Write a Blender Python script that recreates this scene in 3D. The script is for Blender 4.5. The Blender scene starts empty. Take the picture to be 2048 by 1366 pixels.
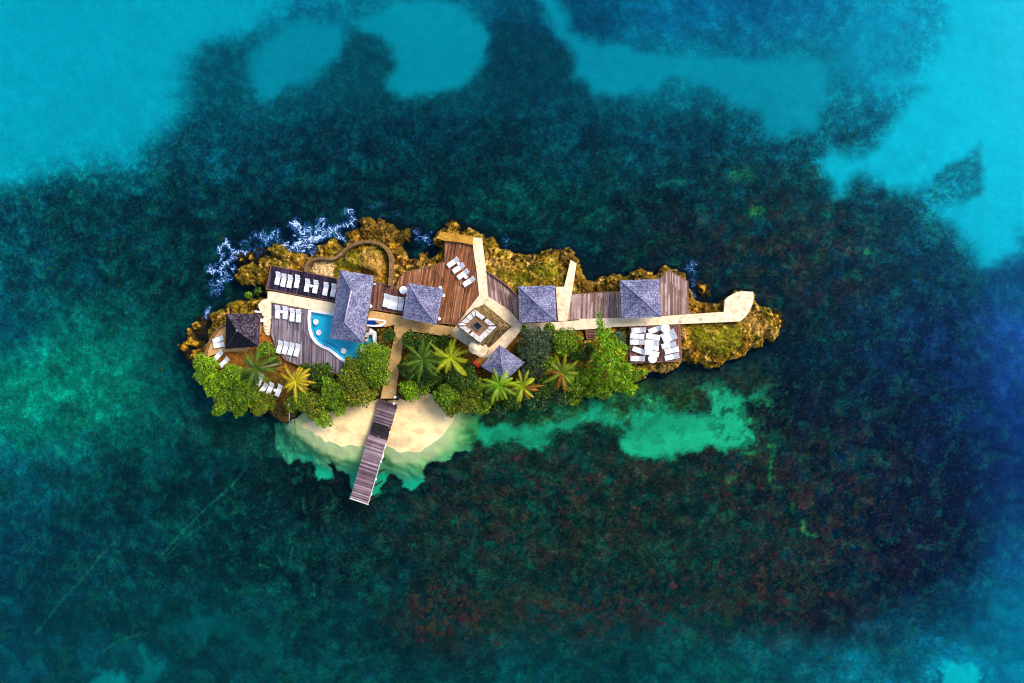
import bpy, math, random
import numpy as np
from mathutils import Vector, Matrix

SC = bpy.context.scene
COL = SC.collection
PI = math.pi
# ------------------------------------------------------------------ camera
F_PX = 1400.0            # focal length in photograph pixels (2048 wide)
H_CAM = 100.0
TILT = math.atan(172.0 / F_PX)      # the point straight below lies right of the frame centre
CAMX = H_CAM * math.tan(TILT)
cam_d = bpy.data.cameras.new('camera')
cam = bpy.data.objects.new('camera', cam_d)
COL.objects.link(cam)
cam_d.sensor_width = 36.0
cam_d.lens = 36.0 * F_PX / 2048.0
cam_d.clip_start = 1.0
cam_d.clip_end = 6000.0
cam.location = (CAMX, 0, H_CAM)
cam.rotation_euler = (0, TILT, 0)
SC.camera = cam
# ------------------------------------------------------------------ sky, sun, exposure
SUN_EL = math.radians(41)
SUN_AZ = math.radians(28)           # measured from +X (right) towards +Y (top of the picture)
world = bpy.data.worlds.new('World')
SC.world = world
world.use_nodes = True
wn = world.node_tree
sky = wn.nodes.new('ShaderNodeTexSky')
sky.sky_type = 'NISHITA'
sky.sun_disc = False
sky.sun_elevation = SUN_EL
sky.sun_rotation = PI / 2 - SUN_AZ
sky.air_density = 1.0
sky.dust_density = 2.0
wn.links.new(sky.outputs[0], wn.nodes['Background'].inputs[0])
wn.nodes['Background'].inputs[1].default_value = 0.15
sd = bpy.data.lights.new('sun', 'SUN')
sd.energy = 2.15
sd.angle = math.radians(24)
sd.color = (1.0, 0.94, 0.84)
sun = bpy.data.objects.new('sun', sd)
COL.objects.link(sun)
dirv = Vector((math.cos(SUN_EL) * math.cos(SUN_AZ), math.cos(SUN_EL) * math.sin(SUN_AZ), math.sin(SUN_EL)))
sun.rotation_euler = dirv.to_track_quat('Z', 'Y').to_euler()
sun.location = dirv * 200
SC.view_settings.view_transform = 'Standard'
SC.view_settings.look = 'None'
SC.view_settings.exposure = 0.90
SC.view_settings.gamma = 1.0
SC.render.filter_size = 1.0
SC.cycles.pixel_filter_type = 'BLACKMAN_HARRIS'
SC.cycles.filter_width = 1.1
SC.cycles.max_bounces = 6
SC.cycles.transparent_max_bounces = 12

# ------------------------------------------------------------------ surveying: photograph pixel -> place on level z
CT, ST = math.cos(TILT), math.sin(TILT)

def W(px, py, z=0.0):
    """place on the horizontal level z that the photograph shows at pixel px, py"""
    cx = (px - 1024.0) / F_PX
    cy = -(py - 683.0) / F_PX
    dx = cx * CT - ST
    dy = cy
    dz = -cx * ST - CT
    t = (z - H_CAM) / dz
    return (CAMX + dx * t, dy * t, z)

def proj(x, y, z):
    """numpy: place -> photograph pixel"""
    rx = x - CAMX
    rz = z - H_CAM
    cx = rx * CT - rz * ST
    cz = rx * ST + rz * CT
    return 1024.0 + F_PX * cx / (-cz), 683.0 - F_PX * y / (-cz)

def zone(ox, oy, s):
    def f(pts):
        return [(ox + p[0] / s, oy + p[1] / s) for p in pts]
    return f
ZA = zone(340, 400, 5.689); ZB = zone(340, 580, 5.689); ZC = zone(640, 400, 5.689); ZD = zone(580, 580, 5.689)
ZE = zone(860, 420, 5.689); ZF = zone(860, 600, 5.689); ZG = zone(1160, 500, 4.876); ZH = zone(540, 780, 4.876)
Q1 = zone(0, 0, 2); Q2 = zone(1024, 0, 2); Q3 = zone(0, 683, 2); Q4 = zone(1024, 683, 2)

# ------------------------------------------------------------------ numpy noise and polygon distance
_rng = np.random.RandomState(7)
_tab = _rng.rand(256, 256)

def vnoise(x, y, seed=0):
    x = x + seed * 37.17; y = y + seed * 11.73
    xi = np.floor(x).astype(int); yi = np.floor(y).astype(int)
    fx = x - xi; fy = y - yi
    fx = fx * fx * (3 - 2 * fx); fy = fy * fy * (3 - 2 * fy)
    a = _tab[xi & 255, yi & 255]; b = _tab[(xi + 1) & 255, yi & 255]
    c = _tab[xi & 255, (yi + 1) & 255]; d = _tab[(xi + 1) & 255, (yi + 1) & 255]
    return (a * (1 - fx) + b * fx) * (1 - fy) + (c * (1 - fx) + d * fx) * fy

def fbm(x, y, octv=4, seed=0, gain=0.5):
    s = 0; a = 1.0; t = 0
    for o in range(octv):
        s = s + a * vnoise(x * 2 ** o, y * 2 ** o, seed + o * 3)
        t += a; a *= gain
    return s / t          # 0..1, mean .5

def sdf(px, py, poly):
    """signed distance in the units given, positive inside"""
    n = len(poly)
    d2 = np.full(px.shape, 1e18)
    ins = np.zeros(px.shape, bool)
    for i in range(n):
        ax, ay = poly[i]; bx, by = poly[(i + 1) % n]
        ex, ey = bx - ax, by - ay
        L = ex * ex + ey * ey + 1e-9
        wx = px - ax; wy = py - ay
        t = np.clip((wx * ex + wy * ey) / L, 0, 1)
        d2 = np.minimum(d2, (wx - ex * t) ** 2 + (wy - ey * t) ** 2)
        if ay != by:
            ins ^= ((ay > py) != (by > py)) & (px < (bx - ax) * (py - ay) / (by - ay) + ax)
    d = np.sqrt(d2)
    return np.where(ins, d, -d)

def linedist(px, py, pts):
    d2 = np.full(px.shape, 1e18)
    for (ax, ay), (bx, by) in zip(pts[:-1], pts[1:]):
        ex, ey = bx - ax, by - ay
        L = ex * ex + ey * ey + 1e-9
        wx = px - ax; wy = py - ay
        t = np.clip((wx * ex + wy * ey) / L, 0, 1)
        d2 = np.minimum(d2, (wx - ex * t) ** 2 + (wy - ey * t) ** 2)
    return np.sqrt(d2)

def sstep(x, a, b):
    t = np.clip((x - a) / (b - a), 0, 1)
    return t * t * (3 - 2 * t)

def lin(c):
    c = np.asarray(c, float) / 255.0
    return np.where(c <= 0.04045, c / 12.92, ((c + 0.055) / 1.055) ** 2.4)

# ------------------------------------------------------------------ materials
class NT:
    def __init__(s, name):
        s.m = bpy.data.materials.new(name); s.m.use_nodes = True
        s.t = s.m.node_tree; s.b = s.t.nodes['Principled BSDF']; s.out = s.t.nodes['Material Output']
        s.tc = None
    def n(s, typ, **kw):
        nd = s.t.nodes.new('ShaderNode' + typ)
        for k, v in kw.items():
            setattr(nd, k, v)
        return nd
    def l(s, a, b): s.t.links.new(a, b)
    def setin(s, nd, idx, v):
        if isinstance(v, bpy.types.NodeSocket): s.l(v, nd.inputs[idx])
        else: nd.inputs[idx].default_value = v
    def coord(s, kind='Object'):
        if s.tc is None: s.tc = s.n('TexCoord')
        return s.tc.outputs[kind]
    def mapped(s, scale=(1, 1, 1), rot=(0, 0, 0), kind='Object'):
        mp = s.n('Mapping'); s.l(s.coord(kind), mp.inputs[0])
        mp.inputs['Scale'].default_value = scale; mp.inputs['Rotation'].default_value = rot
        return mp.outputs[0]
    def noise(s, scale, detail=3, rough=0.5, vec=None, dist=0.0):
        nd = s.n('TexNoise'); s.setin(nd, 'Scale', scale); s.setin(nd, 'Detail', detail)
        s.setin(nd, 'Roughness', rough); s.setin(nd, 'Distortion', dist)
        s.l(vec if vec is not None else s.coord(), nd.inputs['Vector'])
        return nd.outputs['Fac']
    def voro(s, scale, feature='F1', out='Distance', vec=None, rnd=1.0):
        nd = s.n('TexVoronoi', feature=feature); s.setin(nd, 'Scale', scale)
        s.setin(nd, 'Randomness', rnd)
        s.l(vec if vec is not None else s.coord(), nd.inputs['Vector'])
        return nd.outputs[out]
    def white(s, vec):
        nd = s.n('TexWhiteNoise'); s.l(vec, nd.inputs['Vector']); return nd.outputs
    def math(s, op, a, b=0.0, clamp=False):
        nd = s.n('Math', operation=op); nd.use_clamp = clamp
        s.setin(nd, 0, a); s.setin(nd, 1, b); return nd.outputs[0]
    def ramp(s, fac, stops, interp='LINEAR'):
        nd = s.n('ValToRGB'); s.l(fac, nd.inputs[0]); cr = nd.color_ramp; cr.interpolation = interp
        while len(cr.elements) < len(stops): cr.elements.new(0.5)
        for e, (p, c) in zip(cr.elements, stops):
            e.position = p
            e.color = tuple(c) + (1,) if not isinstance(c, (int, float)) else (c, c, c, 1)
        return nd.outputs[0]
    def mix(s, fac, a, b, mode='MIX'):
        nd = s.n('Mix', data_type='RGBA', blend_type=mode)
        s.setin(nd, 0, fac)
        for i, v in ((6, a), (7, b)):
            if isinstance(v, (tuple, list)): v = tuple(v) + (1,) if len(v) == 3 else v
            s.setin(nd, i, v)
        return nd.outputs[2]
    def attr(s, name='Col', out='Color'):
        nd = s.n('Attribute'); nd.attribute_name = name; return nd.outputs[out]
    def bump(s, h, strength=0.5, dist=0.1):
        nd = s.n('Bump'); s.l(h, nd.inputs['Height']); nd.inputs['Strength'].default_value = strength
        nd.inputs['Distance'].default_value = dist; s.l(nd.outputs[0], s.b.inputs['Normal'])
    def done(s, color=None, rough=0.8, spec=0.3, metal=0):
        if color is not None: s.setin(s.b, 'Base Color', color if isinstance(color, bpy.types.NodeSocket) else tuple(color) + (1,))
        s.setin(s.b, 'Roughness', rough); s.b.inputs['Specular IOR Level'].default_value = spec
        s.b.inputs['Metallic'].default_value = metal
        return s.m

def rgb(*c):
    return tuple(float(v) for v in lin(c))

# ---- stone, wood, paint ...
def mat_speckle(name, cols, scale=7, rough=0.85, bump=0.4, big=0.6, spec=0.2):
    """surface of mixed small flakes; cols dark -> light"""
    k = NT(name)
    a = k.noise(scale, 4, 0.75)
    b = k.noise(big, 3, 0.6)
    c = k.white(k.mapped((9, 9, 9)))
    s = k.math('ADD', k.math('MULTIPLY', a, 0.75), k.math('MULTIPLY', b, 0.35))
    n = len(cols)
    stops = [(0.34 + 0.42 * i / (n - 1), cc) for i, cc in enumerate(cols)]
    col = k.ramp(s, stops)
    k.bump(a, bump, 0.08)
    return k.done(col, rough, spec)

def mat_thatch(name, dark, mid, light, accent):
    k = NT(name)
    v = k.voro(6.5, 'F1', 'Color')
    sep = k.n('SeparateColor'); k.l(v, sep.inputs[0])
    fine = k.noise(5.5, 4, 0.8)
    big = k.noise(0.9, 4, 0.6)
    f = k.math('ADD', k.math('MULTIPLY', sep.outputs[0], 0.34), k.math('ADD', k.math('MULTIPLY', fine, 0.45), k.math('MULTIPLY', big, 0.32)))
    col = k.ramp(f, [(0.34, dark), (0.50, mid), (0.61, light), (0.80, tuple(min(1, c * 1.6) for c in light))])
    am = k.ramp(sep.outputs[1], [(0.68, 0.0), (0.82, 0.6)])
    col = k.mix(am, col, accent)
    sz = k.n('SeparateXYZ'); k.l(k.coord(), sz.inputs[0])
    course = k.math('FRACT', k.math('DIVIDE', sz.outputs[2], 0.13))      # shingle courses round the roof
    col = k.mix(k.math('MULTIPLY', k.math('LESS_THAN', course, 0.22), 0.35), col, dark)
    st = k.noise(0.5, 5, 0.7, k.mapped((1, 1, .35)))
    col = k.mix(k.ramp(st, [(0.52, 0.0), (0.68, 0.45)]), col, dark)      # weather stains
    k.bump(k.math('ADD', fine, k.math('MULTIPLY', course, .5)), 0.8, 0.06)
    return k.done(col, 0.9, 0.15)

def mat_planks(name, cols, width=0.14, streak=0.35, stain=None, gap=0.12):
    """boards run along local Y; each board its own tone, worn along the grain"""
    k = NT(name)
    sep = k.n('SeparateXYZ'); k.l(k.coord(), sep.inputs[0])
    row = k.math('DIVIDE', sep.outputs[0], width)
    fl = k.math('FLOOR', row)
    frac = k.math('FRACT', row)
    # boards butt every 2.4 m, shifted per row
    rowrnd = k.white(fl)
    yy = k.math('DIVIDE', k.math('ADD', sep.outputs[1], k.math('MULTIPLY', rowrnd['Value'], 4.8)), 4.8)
    comb = k.n('CombineXYZ'); k.l(fl, comb.inputs[0]); k.l(k.math('FLOOR', yy), comb.inputs[1])
    w = k.white(comb.outputs[0])
    grain = k.noise(1.0, 5, 0.7, vec=k.mapped((22, 1.3, 1)))
    wear = k.noise(0.55, 4, 0.6)
    f = k.math('ADD', k.math('MULTIPLY', w['Value'], 0.42), k.math('ADD', k.math('MULTIPLY', grain, streak), k.math('MULTIPLY', wear, 0.34)))
    n = len(cols)
    col = k.ramp(f, [(0.32 + 0.55 * i / (n - 1), c) for i, c in enumerate(cols)])
    if stain is not None:
        sm = k.noise(0.8, 4, 0.65, vec=k.mapped((1.6, 0.5, 1)))
        col = k.mix(k.ramp(sm, [(0.60, 0.0), (0.68, 0.9)]), col, stain)
    edge = k.math('LESS_THAN', frac, gap)
    col = k.mix(k.math('MULTIPLY', edge, 0.75), col, (0.02, 0.013, 0.012))
    k.bump(k.math('SUBTRACT', grain, edge), 0.5, 0.03)
    return k.done(col, 0.75, 0.25)

def mat_plain(name, col, var=0.15, rough=0.6, scale=4.0, spec=0.3):
    k = NT(name)
    a = k.noise(scale, 4, 0.65)
    c = k.mix(k.ramp(a, [(0.35, 0.0), (0.7, 1.0)]), tuple(v * (1 - var) for v in col), tuple(min(1, v * (1 + var)) for v in col))
    k.bump(a, 0.15, 0.03)
    return k.done(c, rough, spec)

M = {}
M['thatch'] = mat_thatch('weathered_shingles', rgb(56, 62, 96), rgb(92, 96, 126), rgb(134, 134, 154), rgb(116, 90, 118))
M['thatch_black'] = mat_thatch('black_shingles', rgb(2, 6, 10), rgb(8, 12, 18), rgb(16, 26, 34), rgb(20, 8, 22))
M['thatch_dark'] = mat_thatch('dark_shingles', rgb(12, 10, 16), rgb(40, 34, 44), rgb(86, 74, 86), rgb(58, 34, 46))
M['ridge'] = mat_plain('ridge_capping', rgb(172, 164, 186), 0.2, 0.8)
M['deck_red'] = mat_planks('red_brown_boards', [rgb(56, 28, 12), rgb(112, 64, 34), rgb(146, 92, 58), rgb(196, 156, 124)], stain=rgb(164, 86, 20))
M['deck_brown'] = mat_planks('brown_boards', [rgb(58, 38, 34), rgb(116, 86, 78), rgb(152, 120, 108), rgb(198, 176, 170)], streak=0.5)
M['deck_grey'] = mat_planks('grey_purple_boards', [rgb(52, 42, 50), rgb(100, 88, 98), rgb(134, 120, 128), rgb(172, 158, 166)], stain=rgb(160, 96, 34))
M['deck_dark'] = mat_planks('dark_painted_boards', [rgb(6, 4, 18), rgb(14, 8, 30), rgb(34, 20, 44), rgb(84, 62, 92)], streak=0.5)
M['deck_wine'] = mat_planks('wine_brown_boards', [rgb(44, 20, 20), rgb(94, 56, 48), rgb(128, 84, 68), rgb(172, 130, 116)])
M['jetty'] = mat_planks('silvered_jetty_boards', [rgb(62, 44, 60), rgb(104, 84, 98), rgb(136, 114, 128), rgb(180, 164, 174)], width=0.2, streak=0.5)
M['beam'] = mat_plain('deck_beam', rgb(118, 84, 66), 0.3, 0.8)
M['post'] = mat_plain('round_post', rgb(88, 66, 54), 0.3, 0.85)
M['white'] = mat_plain('white_painted_wood', (0.80, 0.80, 0.83), 0.04, 0.5, 3)
M['concrete'] = None
k = NT('pale_concrete')
a = k.noise(1.3, 5, 0.65); b = k.noise(14, 3, 0.7); s_ = k.voro(0.33, 'F1', 'Distance')
col = k.ramp(k.math('ADD', k.math('MULTIPLY', a, 0.7), k.math('MULTIPLY', b, 0.3)), [(0.34, rgb(176, 140, 96)), (0.46, rgb(222, 196, 160)), (0.66, rgb(234, 216, 188))])
col = k.mix(k.ramp(s_, [(0.05, 0.55), (0.12, 0.0)]), col, rgb(120, 104, 92))
k.bump(b, 0.3, 0.03)
M['concrete'] = k.done(col, 0.85, 0.2)
M['concrete_warm'] = mat_speckle('sandy_concrete', [rgb(140, 92, 40), rgb(186, 138, 78), rgb(206, 166, 108), rgb(214, 184, 138)], 5, bump=0.25, big=1.2)
M['stone_wall'] = mat_speckle('brown_rubble_wall', [rgb(40, 28, 16), rgb(96, 70, 44), rgb(136, 104, 66), rgb(176, 142, 92)], 5, bump=0.8)
k = NT('old_tower_masonry')
v = k.voro(3.0, 'F1', 'Color', k.mapped((1, 1, 1.5))); e = k.voro(3.0, 'DISTANCE_TO_EDGE', 'Distance', k.mapped((1, 1, 1.5)))
sc_ = k.n('SeparateColor'); k.l(v, sc_.inputs[0]); nn = k.noise(6, 4, .8)
col = k.ramp(k.math('ADD', k.math('MULTIPLY', sc_.outputs[0], .5), k.math('MULTIPLY', nn, .5)), [(.25, rgb(26, 18, 8)), (.45, rgb(92, 68, 34)), (.62, rgb(136, 108, 64)), (.8, rgb(196, 170, 124))])
col = k.mix(k.ramp(e, [(.02, .8), (.08, 0.0)]), col, rgb(24, 16, 8))
k.bump(e, .8, .1)
M['tower_wall'] = k.done(col, .9, .1)
M['slab'] = mat_speckle('pale_parapet_slabs', [rgb(120, 112, 110), rgb(176, 168, 162), rgb(206, 198, 190), rgb(220, 214, 206)], 3, bump=0.3)
M['tower_floor'] = mat_speckle('brown_tower_floor', [rgb(66, 40, 22), rgb(116, 80, 52), rgb(140, 102, 72), rgb(156, 122, 92)], 4, bump=0.3)
M['dark_hole'] = mat_plain('dark_hatch', (0.008, 0.008, 0.012), 0.2, 0.9)
M['hatch_frame'] = mat_plain('hatch_frame', rgb(92, 80, 78), 0.2, 0.7)
M['turret'] = mat_speckle('pale_plaster', [rgb(150, 122, 90), rgb(192, 168, 134), rgb(208, 188, 156), rgb(214, 200, 174)], 2, bump=0.1)
M['ochre_stone'] = mat_speckle('ochre_rock_slab', [rgb(92, 58, 14), rgb(160, 110, 36), rgb(190, 138, 50), rgb(200, 156, 84)], 3, bump=0.5)
M['red'] = mat_plain('red_paint', rgb(196, 56, 18), 0.2, 0.5)
M['coping'] = mat_plain('white_pool_coping', (0.72, 0.70, 0.74), 0.08, 0.6)
M['pool_tile'] = mat_plain('pool_tile', rgb(40, 208, 236), 0.06, 0.4, 2.0)
M['pool_tile_dark'] = mat_plain('pool_step_tile', rgb(0, 130, 178), 0.08, 0.4, 2.0)
M['blue_cover'] = mat_plain('deep_blue_liner', rgb(0, 44, 140), 0.2, 0.4)
M['stool'] = mat_plain('white_stool_top', (0.62, 0.61, 0.64), 0.1, 0.6, 9)
M['trunk'] = mat_plain('bark', rgb(96, 78, 54), 0.35, 0.9, 8)
M['palm_trunk'] = mat_plain('palm_bark', rgb(124, 106, 82), 0.3, 0.9, 10)
M['driftwood'] = mat_plain('bleached_wood', rgb(190, 190, 178), 0.25, 0.8, 6)
M['dark_rope'] = mat_plain('dark_wood', rgb(58, 44, 34), 0.25, 0.8, 6)

def mat_leaf(name, rough=0.55, transl=0.25):
    k = NT(name)
    c = k.attr('Col')
    n = k.noise(9, 2, 0.6)
    c2 = k.mix(k.ramp(n, [(0.3, 0.0), (0.7, 1.0)]), k.mix(1.0, c, (0.72, 0.72, 0.72), 'MULTIPLY'), c)
    k.done(c2, rough, 0.3)
    tr = k.n('BsdfTranslucent'); k.l(c2, tr.inputs[0])
    mx = k.n('MixShader'); mx.inputs[0].default_value = transl
    k.l(k.b.outputs[0], mx.inputs[1]); k.l(tr.outputs[0], mx.inputs[2]); k.l(mx.outputs[0], k.out.inputs[0])
    return k.m
M['leaf'] = mat_leaf('leaves')
M['frond'] = mat_leaf('palm_leaflets', 0.45, 0.2)

# ------------------------------------------------------------------ object helpers
def tag(o, label=None, cat=None, group=None, kind=None):
    if label: o['label'] = label
    if cat: o['category'] = cat
    if group: o['group'] = group
    if kind: o['kind'] = kind
    return o

def link(name, me, mat=None, parent=None, loc=(0, 0, 0), rotz=0.0):
    o = bpy.data.objects.new(name, me)
    COL.objects.link(o)
    if mat is not None and me is not None:
        for m_ in (mat if isinstance(mat, (list, tuple)) else [mat]): me.materials.append(m_)
    o.location = loc
    o.rotation_euler = (0, 0, rotz)
    if parent: o.parent = parent
    return o

def thing(name, label, cat, loc=(0, 0, 0), rotz=0.0, group=None):
    o = link(name, None, None, None, loc, rotz)
    return tag(o, label, cat, group)

class MB:
    def __init__(s): s.v = []; s.f = []; s.c = []
    def add(s, vs, fs, col=None):
        o = len(s.v); s.v += [tuple(v) for v in vs]; s.f += [tuple(i + o for i in f) for f in fs]
        if col is not None: s.c += [col] * len(vs)
        return s
    def box(s, cx, cy, cz, sx, sy, sz, rot=0.0, pitch=0.0, bev=0.0):
        """box, optionally turned about z and pitched about local x, with chamfered upper edges"""
        hx, hy, hz = sx / 2, sy / 2, sz / 2
        b = min(bev, hx * .5, hy * .5, hz * .8)
        vs = []
        for (z, ins) in ((-hz, 0), (hz - b, 0), (hz, b)) if b > 0 else ((-hz, 0), (hz, 0)):
            vs += [(-hx + ins, -hy + ins, z), (hx - ins, -hy + ins, z), (hx - ins, hy - ins, z), (-hx + ins, hy - ins, z)]
        n = len(vs) // 4
        fs = [(3, 2, 1, 0)]
        for r in range(n - 1):
            for i in range(4):
                j = (i + 1) % 4
                fs.append((r * 4 + i, r * 4 + j, r * 4 + 4 + j, r * 4 + 4 + i))
        fs.append(tuple(range((n - 1) * 4, n * 4)))
        cp, sp = math.cos(pitch), math.sin(pitch); cr, sr = math.cos(rot), math.sin(rot)
        out = []
        for x, y, z in vs:
            y, z = y * cp - z * sp, y * sp + z * cp
            x, y = x * cr - y * sr, x * sr + y * cr
            out.append((x + cx, y + cy, z + cz))
        return s.add(out, fs)
    def tube(s, pts, radii, n=8, col=None):
        rings = []
        for i, p in enumerate(pts):
            p = Vector(p)
            d = (Vector(pts[min(i + 1, len(pts) - 1)]) - Vector(pts[max(i - 1, 0)])).normalized()
            up = Vector((0, 0, 1)) if abs(d.z) < 0.9 else Vector((1, 0, 0))
            a = d.cross(up).normalized(); b = d.cross(a)
            r = radii[i] if isinstance(radii, (list, tuple)) else radii
            rings.append([p + (a * math.cos(2 * PI * k / n) + b * math.sin(2 * PI * k / n)) * r for k in range(n)])
        vs = [v for r in rings for v in r]
        fs = []
        for i in range(len(pts) - 1):
            for k in range(n):
                q = (k + 1) % n
                fs.append((i * n + k, i * n + q, (i + 1) * n + q, (i + 1) * n + k))
        fs.append(tuple(range(n - 1, -1, -1))); fs.append(tuple(range((len(pts) - 1) * n, len(pts) * n)))
        return s.add(vs, fs, col)
    def lathe(s, cx, cy, prof, n=24):
        vs = []; fs = []
        for r, z in prof:
            for k in range(n):
                vs.append((cx + r * math.cos(2 * PI * k / n), cy + r * math.sin(2 * PI * k / n), z))
        for i in range(len(prof) - 1):
            for k in range(n):
                q = (k + 1) % n
                fs.append((i * n + k, i * n + q, (i + 1) * n + q, (i + 1) * n + k))
        fs.append(tuple(range(n - 1, -1, -1))); fs.append(tuple(range((len(prof) - 1) * n, len(prof) * n)))
        return s.add(vs, fs)
    def prism(s, poly, z0, z1):
        """poly: list of (x, y) or (x, y, ztop)"""
        n = len(poly)
        ar = sum(poly[i][0] * poly[(i + 1) % n][1] - poly[(i + 1) % n][0] * poly[i][1] for i in range(n))
        if ar < 0: poly = poly[::-1]
        top = [(p[0], p[1], p[2] if len(p) > 2 else z1) for p in poly]
        bot = [(p[0], p[1], (p[2] - (z1 - z0)) if len(p) > 2 else z0) for p in poly]
        fs = [tuple(range(n - 1, -1, -1)), tuple(range(n, 2 * n))]
        for i in range(n):
            j = (i + 1) % n
            fs.append((i, j, n + j, n + i))
        return s.add(bot + top, fs)
    def mesh(s, name, smooth=False):
        me = bpy.data.meshes.new(name)
        me.from_pydata(s.v, [], s.f)
        if s.c:
            a = me.color_attributes.new('Col', 'FLOAT_COLOR', 'POINT')
            a.data.foreach_set('color', np.array([list(c) + [1.0] for c in s.c], np.float32).ravel())
        if smooth: me.polygons.foreach_set('use_smooth', [True] * len(me.polygons))
        me.update()
        return me
    def build(s, name, mat, parent=None, loc=(0, 0, 0), rotz=0.0, smooth=False):
        return link(name, s.mesh(name, smooth), mat, parent, loc, rotz)

def grid_mesh(name, X, Y, Z, col=None, attrs=None, keep=None, smooth=True):
    ny, nx = X.shape
    V = np.stack([X, Y, Z], -1).reshape(-1, 3)
    idx = np.arange(nx * ny).reshape(ny, nx)
    F = np.stack([idx[:-1, :-1], idx[:-1, 1:], idx[1:, 1:], idx[1:, :-1]], -1).reshape(-1, 4)
    if keep is not None:
        k = keep.reshape(-1)
        F = F[k]
        used = np.zeros(len(V), bool); used[F.ravel()] = True
        remap = np.cumsum(used) - 1
        V = V[used]; F = remap[F]
        if col is not None: col = col.reshape(-1, 3)[used]
        if attrs: attrs = {a: b.reshape(-1)[used] for a, b in attrs.items()}
    me = bpy.data.meshes.new(name)
    me.vertices.add(len(V)); me.vertices.foreach_set('co', V.astype(np.float32).ravel())
    me.loops.add(len(F) * 4); me.loops.foreach_set('vertex_index', F.astype(np.int32).ravel())
    me.polygons.add(len(F)); me.polygons.foreach_set('loop_start', np.arange(0, len(F) * 4, 4, dtype=np.int32))
    me.polygons.foreach_set('loop_total', np.full(len(F), 4, np.int32))
    me.polygons.foreach_set('use_smooth', np.full(len(F), smooth))
    if col is not None:
        a = me.color_attributes.new('Col', 'FLOAT_COLOR', 'POINT')
        c = np.concatenate([col.reshape(-1, 3), np.ones((len(V), 1))], 1).astype(np.float32)
        a.data.foreach_set('color', c.ravel())
    for nme, arr in (attrs or {}).items():
        a = me.attributes.new(nme, 'FLOAT', 'POINT')
        a.data.foreach_set('value', arr.astype(np.float32).ravel())
    me.update(); me.validate()
    return me

# ================================================================== SEABED, BEACH, WATER
GAIN = 1.10                          # what a white level surface renders at (display linear)
ROW = {
 0:   [(0,150,165),(0,155,170),(0,158,172),(0,140,160),(0,130,155),(0,120,145),(0,130,148),(0,115,138),(0,80,105),(0,80,108),(0,105,140),(0,108,145),(0,105,145),(0,125,160),(0,162,188),(0,172,198),(0,165,195)],
 137: [(0,160,175),(0,165,180),(0,155,170),(0,105,120),(0,100,112),(0,85,100),(0,82,92),(0,88,100),(0,68,84),(0,85,104),(0,125,142),(0,128,148),(0,128,150),(0,128,148),(0,150,175),(0,170,195),(0,180,205)],
 274: [(0,165,180),(0,160,175),(0,118,135),(0,78,94),(0,70,86),(0,58,72),(0,56,70),(0,54,68),(0,52,64),(0,58,70),(0,62,78),(0,68,84),(0,78,94),(0,98,114),(0,112,132),(0,180,196),(0,185,205)],
 410: [(0,75,92),(0,64,78),(0,52,66),(0,48,62),(0,42,56),(0,46,56),(0,38,48),(0,46,52),(0,50,54),(0,50,54),(0,40,50),(0,40,52),(0,45,56),(0,50,62),(0,72,90),(0,115,135),(0,185,205)],
 547: [(0,75,95),(0,58,74),(0,56,68),(0,50,60),(0,30,46),(0,34,48),(0,30,44),(0,34,48),(0,34,48),(0,34,44),(0,30,44),(2,26,44),(0,32,48),(0,34,52),(0,46,68),(0,62,88),(4,88,130)],
 683: [(0,92,120),(0,112,118),(0,84,86),(0,50,60),(0,44,54),(0,44,54),(0,44,54),(0,44,54),(0,44,54),(0,44,54),(0,40,50),(2,28,46),(0,26,46),(2,30,50),(4,38,72),(10,50,98),(24,80,152)],
 820: [(0,95,112),(0,108,112),(0,100,102),(0,62,66),(0,60,62),(10,90,80),(20,90,80),(10,70,60),(12,56,42),(14,60,44),(16,56,40),(10,48,42),(2,26,38),(0,34,50),(4,36,62),(8,42,86),(14,58,122)],
 956: [(0,85,108),(0,70,82),(0,50,62),(0,48,58),(0,40,48),(0,26,32),(0,34,38),(0,36,40),(4,40,40),(5,42,40),(5,42,40),(6,42,42),(6,34,44),(2,28,46),(0,24,48),(4,26,62),(10,50,104)],
 1093:[(0,60,85),(0,58,75),(0,52,66),(0,50,60),(0,44,52),(0,42,48),(0,42,48),(6,42,42),(4,42,40),(8,42,40),(8,42,40),(6,42,44),(5,44,50),(2,32,50),(0,14,44),(4,22,58),(8,76,120)],
 1230:[(0,60,80),(0,64,80),(0,60,74),(0,60,72),(0,58,68),(0,50,60),(0,46,54),(14,36,42),(6,50,52),(4,46,52),(0,48,56),(4,44,50),(6,30,42),(4,42,58),(4,58,80),(0,78,105),(0,108,140)],
 1366:[(0,65,85),(0,68,84),(0,70,84),(0,58,72),(0,66,80),(0,58,68),(0,58,68),(0,60,70),(0,64,76),(0,62,72),(0,68,80),(0,82,94),(0,88,104),(0,94,115),(0,108,130),(0,132,155),(0,124,150)],
}
_rows = sorted(ROW)
CTRL = np.array([[lin(c) for c in ROW[r]] for r in _rows])          # (11,17,3) linear
_ry = np.array(_rows, float)

def base_colour(px, py):
    gx = np.clip(px / 128.0, 0, 15.999); gy = np.clip(np.interp(py, _ry, np.arange(len(_ry))), 0, len(_ry) - 1.001)
    xi = gx.astype(int); yi = gy.astype(int); fx = (gx - xi); fy = (gy - yi)
    fx = (fx * fx * (3 - 2 * fx))[..., None]; fy = (fy * fy * (3 - 2 * fy))[..., None]
    a = CTRL[yi, xi]; b = CTRL[yi, xi + 1]; c = CTRL[yi + 1, xi]; d = CTRL[yi + 1, xi + 1]
    return (a * (1 - fx) + b * fx) * (1 - fy) + (c * (1 - fx) + d * fx) * fy

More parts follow.
